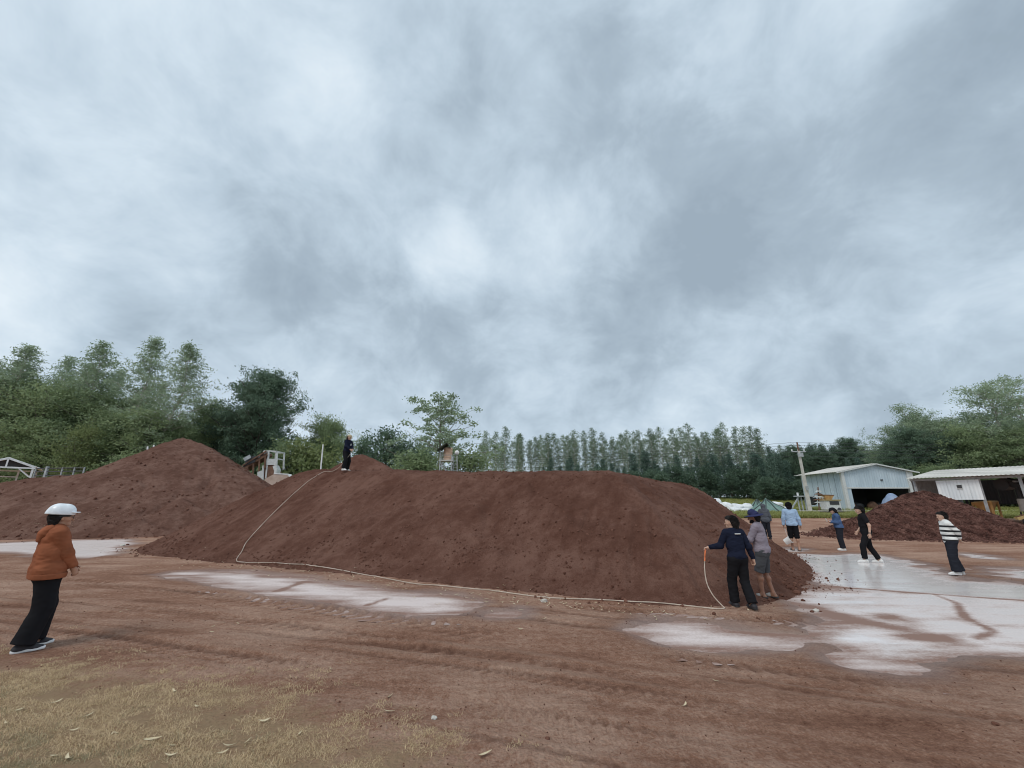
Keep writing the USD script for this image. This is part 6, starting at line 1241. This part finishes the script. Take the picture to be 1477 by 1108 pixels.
# ---- what they hold
def held():
    # hose: from the hand on the heap, down the flank, along the foot, up to the hand of the person in navy
    M_hose = mottled("pale_hose", (0.36, 0.29, 0.23), (0.58, 0.49, 0.41), 3.0, 0.8); M_orange_tape = plain("orange_tape", (0.62, 0.16, 0.05), 0.6)
    pts = [T9._w(T9.grip[0] * T9.s), T9._w(T9.grip[1] * T9.s)]; a = pts[0]
    lie = []
    for u, v in [(468, 681), (452, 690), (438, 700), (422, 714), (406, 729), (388, 747), (370, 766), (358, 780), (348, 797), (341, 808), (343, 811), (356, 812), (400, 813), (450, 817), (490, 823), (520, 829), (560, 836), (600, 843), (640, 846), (680, 850), (710, 853), (740, 857), (770, 861), (800, 864), (860, 866), (910, 869), (950, 871), (1000, 876), (1038, 880)]:
        p = on_ground(u, v); q = None
        d = ray(u, v); Y = np.arange(6, 20, 0.02); x, z = d[0] / d[1] * Y, EYE + d[2] / d[1] * Y; g = np.maximum(heap_surf(x, Y), ground_z(x, Y)); i = int(np.argmax(g >= z)); q = np.array([x[i], Y[i], g[i] + 0.012]) if (g >= z).any() else p; lie.append(q)
    hand = B._w(B.grip[0] * B.s); end = lie[-1] + [0.12, 0.05, 0.0]
    drop_ = [end + (hand - end) * t + np.array([-0.16 * math.sin(PI * t) ** 1.0, 0, -0.10 * math.sin(PI * t)]) for t in (0.12, 0.3, 0.5, 0.7, 0.86, 1.0)]
    b = lie[0]; down = [a + (b - a) * t + np.array([0, 0, -0.35 * math.sin(PI * t)]) * (1 if t < 1 else 0) for t in (0.25, 0.5, 0.75)]
    for q in down:
        q[2] = max(q[2], float(heap_surf(np.array([q[0]]), np.array([q[1]]))[0]) + 0.015)
    path = np.array([pts[1], a, *down, *lie, end, *drop_]); from_ = np.r_[0, np.cumsum(np.linalg.norm(np.diff(path, axis=0), axis=1))]
    from scipy.interpolate import PchipInterpolator
    s = np.linspace(0, from_[-1], 420); fine = np.stack([PchipInterpolator(from_, path[:, k])(s) for k in range(3)], 1); on = (s > from_[5]) & (s < from_[4 + len(lie)])
    fine[on, 2] = np.maximum(fine[on, 2], np.maximum(heap_surf(fine[on, 0], fine[on, 1]), ground_z(fine[on, 0], fine[on, 1])) + 0.010)
    t = thing("hose", "long pale hose running down and along the foot of the soil heap between two people", "hose"); k = len(fine) - 5
    obj("line", tube(fine[:k + 1], 0.0105, 7), M_hose, t, smooth=True); obj("orange_end", tube(fine[k:], 0.014, 8), M_orange_tape, t, smooth=True)
    # phone
    p = (W6.grip[0] + W6.grip[1]) / 2 + [0.02, 0, 0.03]; q = W6._w(p * W6.s); t = thing("phone", "small white phone in the hands of the woman in the denim jacket", "phone", q, 158); obj("case", cat(bar((0, 0, -0.07), (0.03, 0, 0.075), 0.072, 0.009, (1, 0, 0))), M_shoe_w, t); obj("screen", cat(bar((-0.004, 0, -0.06), (0.022, 0, 0.065), 0.062, 0.004, (1, 0, 0))), M_dark, t)
    # bucket
    g = E5._w(E5.grip[0] * E5.s); t = thing("bucket", "white plastic bucket hanging tilted from the hand of the man in light blue", "bucket", (g[0] + 0.02, g[1] - 0.05, g[2] - 0.50), 30); pr = lathe([(0.0, 0.0), (0.105, 0.0), (0.11, 0.01), (0.135, 0.22), (0.146, 0.225), (0.146, 0.245), (0.132, 0.25), (0.105, 0.02), (0.0, 0.015)], 24)
    R = np.array(trimesh.transformations.rotation_matrix(1.05, (1, 0.3, 0))[:3, :3]); v = (pr[0] - [0, 0, 0.12]) @ R.T; obj("pail", (v, pr[1]), M_shoe_w, t, smooth=35)
    h0, h1 = (np.array([0.146, 0, 0.115])) @ R.T, (np.array([-0.146, 0, 0.115])) @ R.T; top_ = np.array([g[0], g[1], g[2]]) - np.array([g[0] + 0.02, g[1] - 0.05, g[2] - 0.50]); c, s_ = math.cos(math.radians(-30)), math.sin(math.radians(-30)); top_ = np.array([top_[0] * c - top_[1] * s_, top_[0] * s_ + top_[1] * c, top_[2]])
    obj("handle", cat(tube([h0, (h0 + top_) / 2 + [0.03, 0, 0], top_], 0.006, 6), tube([h1, (h1 + top_) / 2 - [0.03, 0, 0], top_], 0.006, 6)), M_trim, t)
held()

# ------------------------------------------------------------------ grass, leaves, lumps
M_straw = foliage("dry_grass", (0.46, 0.335, 0.195), (0.84, 0.66, 0.43), 0.25, (0.1, 0.08, 0.02))
M_greygrass = foliage("green_grey_grass", (0.24, 0.20, 0.115), (0.54, 0.45, 0.28), 0.25)
M_fieldgrass = foliage("field_grass_blades", (0.22, 0.24, 0.07), (0.48, 0.46, 0.18), 0.35)
def tuft(rng, n, h, r, w, lie):
    a = rng.uniform(0, 2 * PI, n); q = r * np.sqrt(rng.random(n)); base = np.stack([q * np.cos(a), q * np.sin(a), np.full(n, -0.006)], 1); b = rng.uniform(0, 2 * PI, n); L = h * rng.uniform(0.5, 1.2, n); k = rng.uniform(0.2, 1.0, n) * lie
    d = np.stack([np.cos(b) * k, np.sin(b) * k, np.sqrt(np.maximum(1 - k ** 2, 0.02))], 1); s = np.stack([-np.sin(b), np.cos(b), 0 * b], 1) * w * 0.5
    mid = base + d * L[:, None] * 0.55; tip = base + d * L[:, None] + np.stack([np.cos(b), np.sin(b), -0.8 + 0 * b], 1) * (L * 0.25)[:, None]
    v = np.stack([base - s, base + s, mid + s * 0.8, mid - s * 0.8, tip], 1).reshape(-1, 3); i = np.arange(n)[:, None] * 5
    return v, np.vstack([i + [0, 1, 2], i + [0, 2, 3], i + [3, 2, 4]])
def instancer(name, protos, mats, P, yaw, scale, which, label, category):
    pi = UsdGeom.PointInstancer.Define(stage, f"/World/{name}"); targets = []
    for k, (m, mt) in enumerate(zip(protos, mats)):
        path = f"/World/Shapes/{name}_{k}"; usdkit.mesh(stage, path, m, mt); targets.append(path)
    for k, x in enumerate(targets):
        q = stage.DefinePrim(f"/World/{name}/blade_{k:02d}"); q.GetReferences().AddInternalReference(x); pi.GetPrototypesRel().AddTarget(q.GetPath())
    pi.CreatePositionsAttr(Vt.Vec3fArray.FromNumpy(P.astype(np.float32))); pi.CreateProtoIndicesAttr(Vt.IntArray.FromNumpy(which.astype(np.int32)))
    o = np.stack([np.cos(yaw / 2), 0 * yaw, 0 * yaw, np.sin(yaw / 2)], 1)
    pi.CreateOrientationsAttr(Vt.QuathArray([Gf.Quath(float(a), 0, 0, float(d)) for a, _, _, d in o])); pi.CreateScalesAttr(Vt.Vec3fArray.FromNumpy(np.repeat(scale[:, None], 3, 1).astype(np.float32)))
    tag(pi, label, category, kind="stuff")
def lawns():
    rng = np.random.default_rng(21); n = 60000; x, y = rng.uniform(-11, 1.5, n), rng.uniform(0.9, 7.2, n); d = turf(x, y) + rng.normal(size=n) * 0.22
    ok = (d > -0.5) & (rng.random(n) < sm(-0.5, 0.9, d) * 0.75 + 0.03) & (fb(x, y, 2.6, 3, 33) + 0.14 * sm(0, 1.2, d) > 0.50); x, y, d = x[ok], y[ok], d[ok]
    green = sm(0.5, 1.9, d) * (0.5 + fb(x, y, 1.3, 3, 44)) > 0.12 + rng.random(len(x)) * 1.1
    P = np.stack([x, y, ground_z(x, y)], 1); protos = [tuft(rng, 30, rng.uniform(0.022, 0.046), 0.07, 0.0042, 1.0) for _ in range(8)]
    instancer("dry_grass", protos, [M_straw] * 4 + [M_greygrass] * 4, P, rng.uniform(0, 6.28, len(x)), rng.uniform(0.6, 1.4, len(x)), np.where(green, 4, 0) + rng.integers(0, 4, len(x)), "short dry yellow and grey-green grass in the bottom left corner", "grass")
    n = 9000; x, y = rng.uniform(18, 66, n), 39.5 + 52 * rng.random(n) ** 2.2; ok = (fb(x, y, 0.35, 3, 51) > 0.36) & ~((x > 39.0) & (x < 48) & (y > 49.6) & (y < 57.3)) & ~((y > 45.6 + 0.05 * (x - 26)) & (y < 49.2) & (x > 25.5) & (x < 60)); x, y = x[ok], y[ok]
    protos = [tuft(rng, 40, 0.34, 0.30, 0.030, 0.75) for _ in range(4)]
    instancer("field_grass", protos, [M_fieldgrass] * 4, np.stack([x, y, ground_z(x, y)], 1), rng.uniform(0, 6.28, len(x)), rng.uniform(0.6, 1.5, len(x)), rng.integers(0, 4, len(x)), "yellow-green grass strip in front of the hangar and tree belt", "grass")
lawns()

def fallen_leaves():
    rng = np.random.default_rng(8)
    def leaf(L, W, curl):
        s = np.linspace(0, 1, 9); w = W * np.sin(PI * s ** 0.8) ** 0.8 + 0.0008; z = 0.004 + curl * (s - 0.5) ** 2; y = 0.10 * L * np.sin(PI * s)
        top = np.stack([np.stack([s * L, y + k * w * 0.5, z + 0.003 * (k == 0) * -1 + 0.002], 1) for k in (-1, 0, 1)], 1); bot = top - [0, 0, 0.0012]
        v = np.vstack([top.reshape(-1, 3), bot.reshape(-1, 3)]); f = []
        for i in range(8):
            for k in range(2):
                a = i * 3 + k; f += [[a, a + 3, a + 4], [a, a + 4, a + 1], [27 + a, 27 + a + 4, 27 + a + 3], [27 + a, 27 + a + 1, 27 + a + 4]]
        return v, np.array(f)
    protos = []
    for k in range(4):
        g = kind_of(f"fallen_leaf_{k}"); usdkit.mesh(stage, f"{g.GetPath()}/blade", leaf(rng.uniform(0.09, 0.15), rng.uniform(0.018, 0.03), rng.uniform(0.02, 0.12)), M_leaf_dry, True); protos.append(g)
    px = [(20, 1028), (12, 1045), (40, 1070), (28, 1087), (70, 1095), (100, 1100), (115, 1053), (160, 1065), (175, 1060), (205, 1072), (243, 1075), (256, 1090), (288, 1022), (340, 1078), (352, 1076), (330, 1082), (430, 1065), (255, 998), (310, 903), (341, 901), (309, 913), (558, 1010), (569, 1032), (172, 884), (180, 882), (297, 832), (1028, 986), (990, 1018), (755, 911), (690, 1098), (60, 952), (215, 820), (195, 817), (480, 967), (135, 1030), (90, 1010), (390, 1040), (300, 1060)]
    for i, (u, v) in enumerate(px):
        p = on_ground(u, v); z = float(ground_z(p[0], p[1])); copy("fallen_leaf", protos[i % 4], "curled pale dry leaf lying on the dry grass or the earth road", "leaf", (p[0], p[1], z + 0.012), rng.uniform(0, 360), rng.uniform(0.5, 0.95), "fallen pale leaves on the grass and road", tilt=rng.uniform(-25, 25))
    # chips and leaf scraps along the foot of the heaps
    n = 260; s = rng.random(n); foot = np.array([on_ground(u, v)[:2] for u, v in [(120, 786), (250, 808), (345, 817), (450, 828), (560, 843), (700, 862), (840, 876), (1040, 886)]]); left_foot = np.array([on_ground(u, v)[:2] for u, v in [(-40, 779), (60, 777), (120, 775), (175, 774)]]); c = np.linspace(0, 1, len(foot))
    x, y = np.interp(s, c, foot[:, 0]) + rng.normal(size=n) * 0.5, np.interp(s, c, foot[:, 1]) + rng.normal(size=n) * 0.35; z = np.maximum(heap_surf(x, y), ground_z(x, y)) + 0.012
    n2 = 110; r2 = rng.random(n2); c2 = np.linspace(0, 1, 4); x2, y2 = np.interp(r2, c2, left_foot[:, 0]) + rng.normal(size=n2) * 0.6, np.interp(r2, c2, left_foot[:, 1]) + np.abs(rng.normal(size=n2)) * 0.9; zl = np.maximum(left_surf(x2, y2), ground_z(x2, y2)) + 0.02; x, y, z = np.r_[x, x2], np.r_[y, y2], np.r_[z, zl]; n = n + n2
    ms = []
    for i in range(n):
        v, f = leaf(rng.uniform(0.03, 0.11), rng.uniform(0.008, 0.022), 0.05); a = rng.uniform(0, 6.28); R = np.array([[math.cos(a), -math.sin(a), 0], [math.sin(a), math.cos(a), 0], [0, 0, 1]]); ms.append((v @ R.T + [x[i], y[i], z[i]], f))
    obj("leaf_scraps", cat(*ms), M_leaf_dry, kind="stuff", label="pale leaf scraps and chips strewn along the foot of the soil heap", category="leaf litter")
fallen_leaves()

def lumps():
    rng = np.random.default_rng(14); pr = rocks(rng, 2, 0)
    spots = [(1150, 856, 0.085, "largest soil lump lying on the wet slab edge at the heap's right corner"), (1139, 853, 0.07, "soil lump left of the largest one at the heap's right corner"), (1132, 850, 0.05, None), (1147, 849, 0.045, None), (1163, 817, 0.045, None), (1153, 808, 0.04, None), (1128, 862, 0.05, None), (1158, 866, 0.04, None), (1177, 881, 0.05, "dark lump on the pale slab below the heap's right corner"), (1171, 882, 0.035, None), (1178, 1, 0, None), (626, 1039, 0.03, "brown stone on the road right of the dry grass"), (790, 1068, 0.022, "small dark stone of the pebble cluster on the road"), (196, 803, 0.07, "dark lump at the left tip of the flat-topped heap"), (177, 787, 0.09, "dark lump on the pale slab between the left and middle heaps"), (184, 786, 0.07, "second dark lump on the slab between the left and middle heaps"), (785, 868, 0.07, "pale stone beside the hose at the heap foot"), (1436, 1046, 0.03, "dark stone on the road near the right edge")]
    for i, (u, v, s, what) in enumerate(spots):
        if s:
            p = on_ground(u, v); q, f = pr[i % 6]; pale = what and "pale" in what; zz = max(float(ground_z(p[0], p[1])), float(heap_surf(np.array([p[0]]), np.array([p[1]]))[0]), -0.013)
            obj("soil_lump", (q * s + [p[0], p[1], zz + s * 0.25], f), M_concrete if pale or (what and "brown stone" in what) else M_clod, label=what or "small loose soil lump beside the right corner of the heap", category="stone" if what and "stone" in what else "soil lump", group=None if what else "small lumps at the heap's right corner")
    n = 9000; y = 1.6 + 10 * rng.random(n) ** 1.3; x = rng.uniform(-1.25, 1.25, n) * (y + 1.5); s = 0.0022 * (5.5) ** (rng.random(n) ** 3) ; s = s * (0.75 + y * 0.07); w = (bare(x, y)[0] < -0.1) & (turf(x, y) < 0.4); x, y, s = x[w], y[w], s[w]
    obj("gravel", scatter(rocks(rng, 0, 0), np.stack([x, y, ground_z(x, y)], 1), s, rng), M_clod, kind="stuff", label="fine loose grit scattered over the earth road", category="gravel")
lumps()
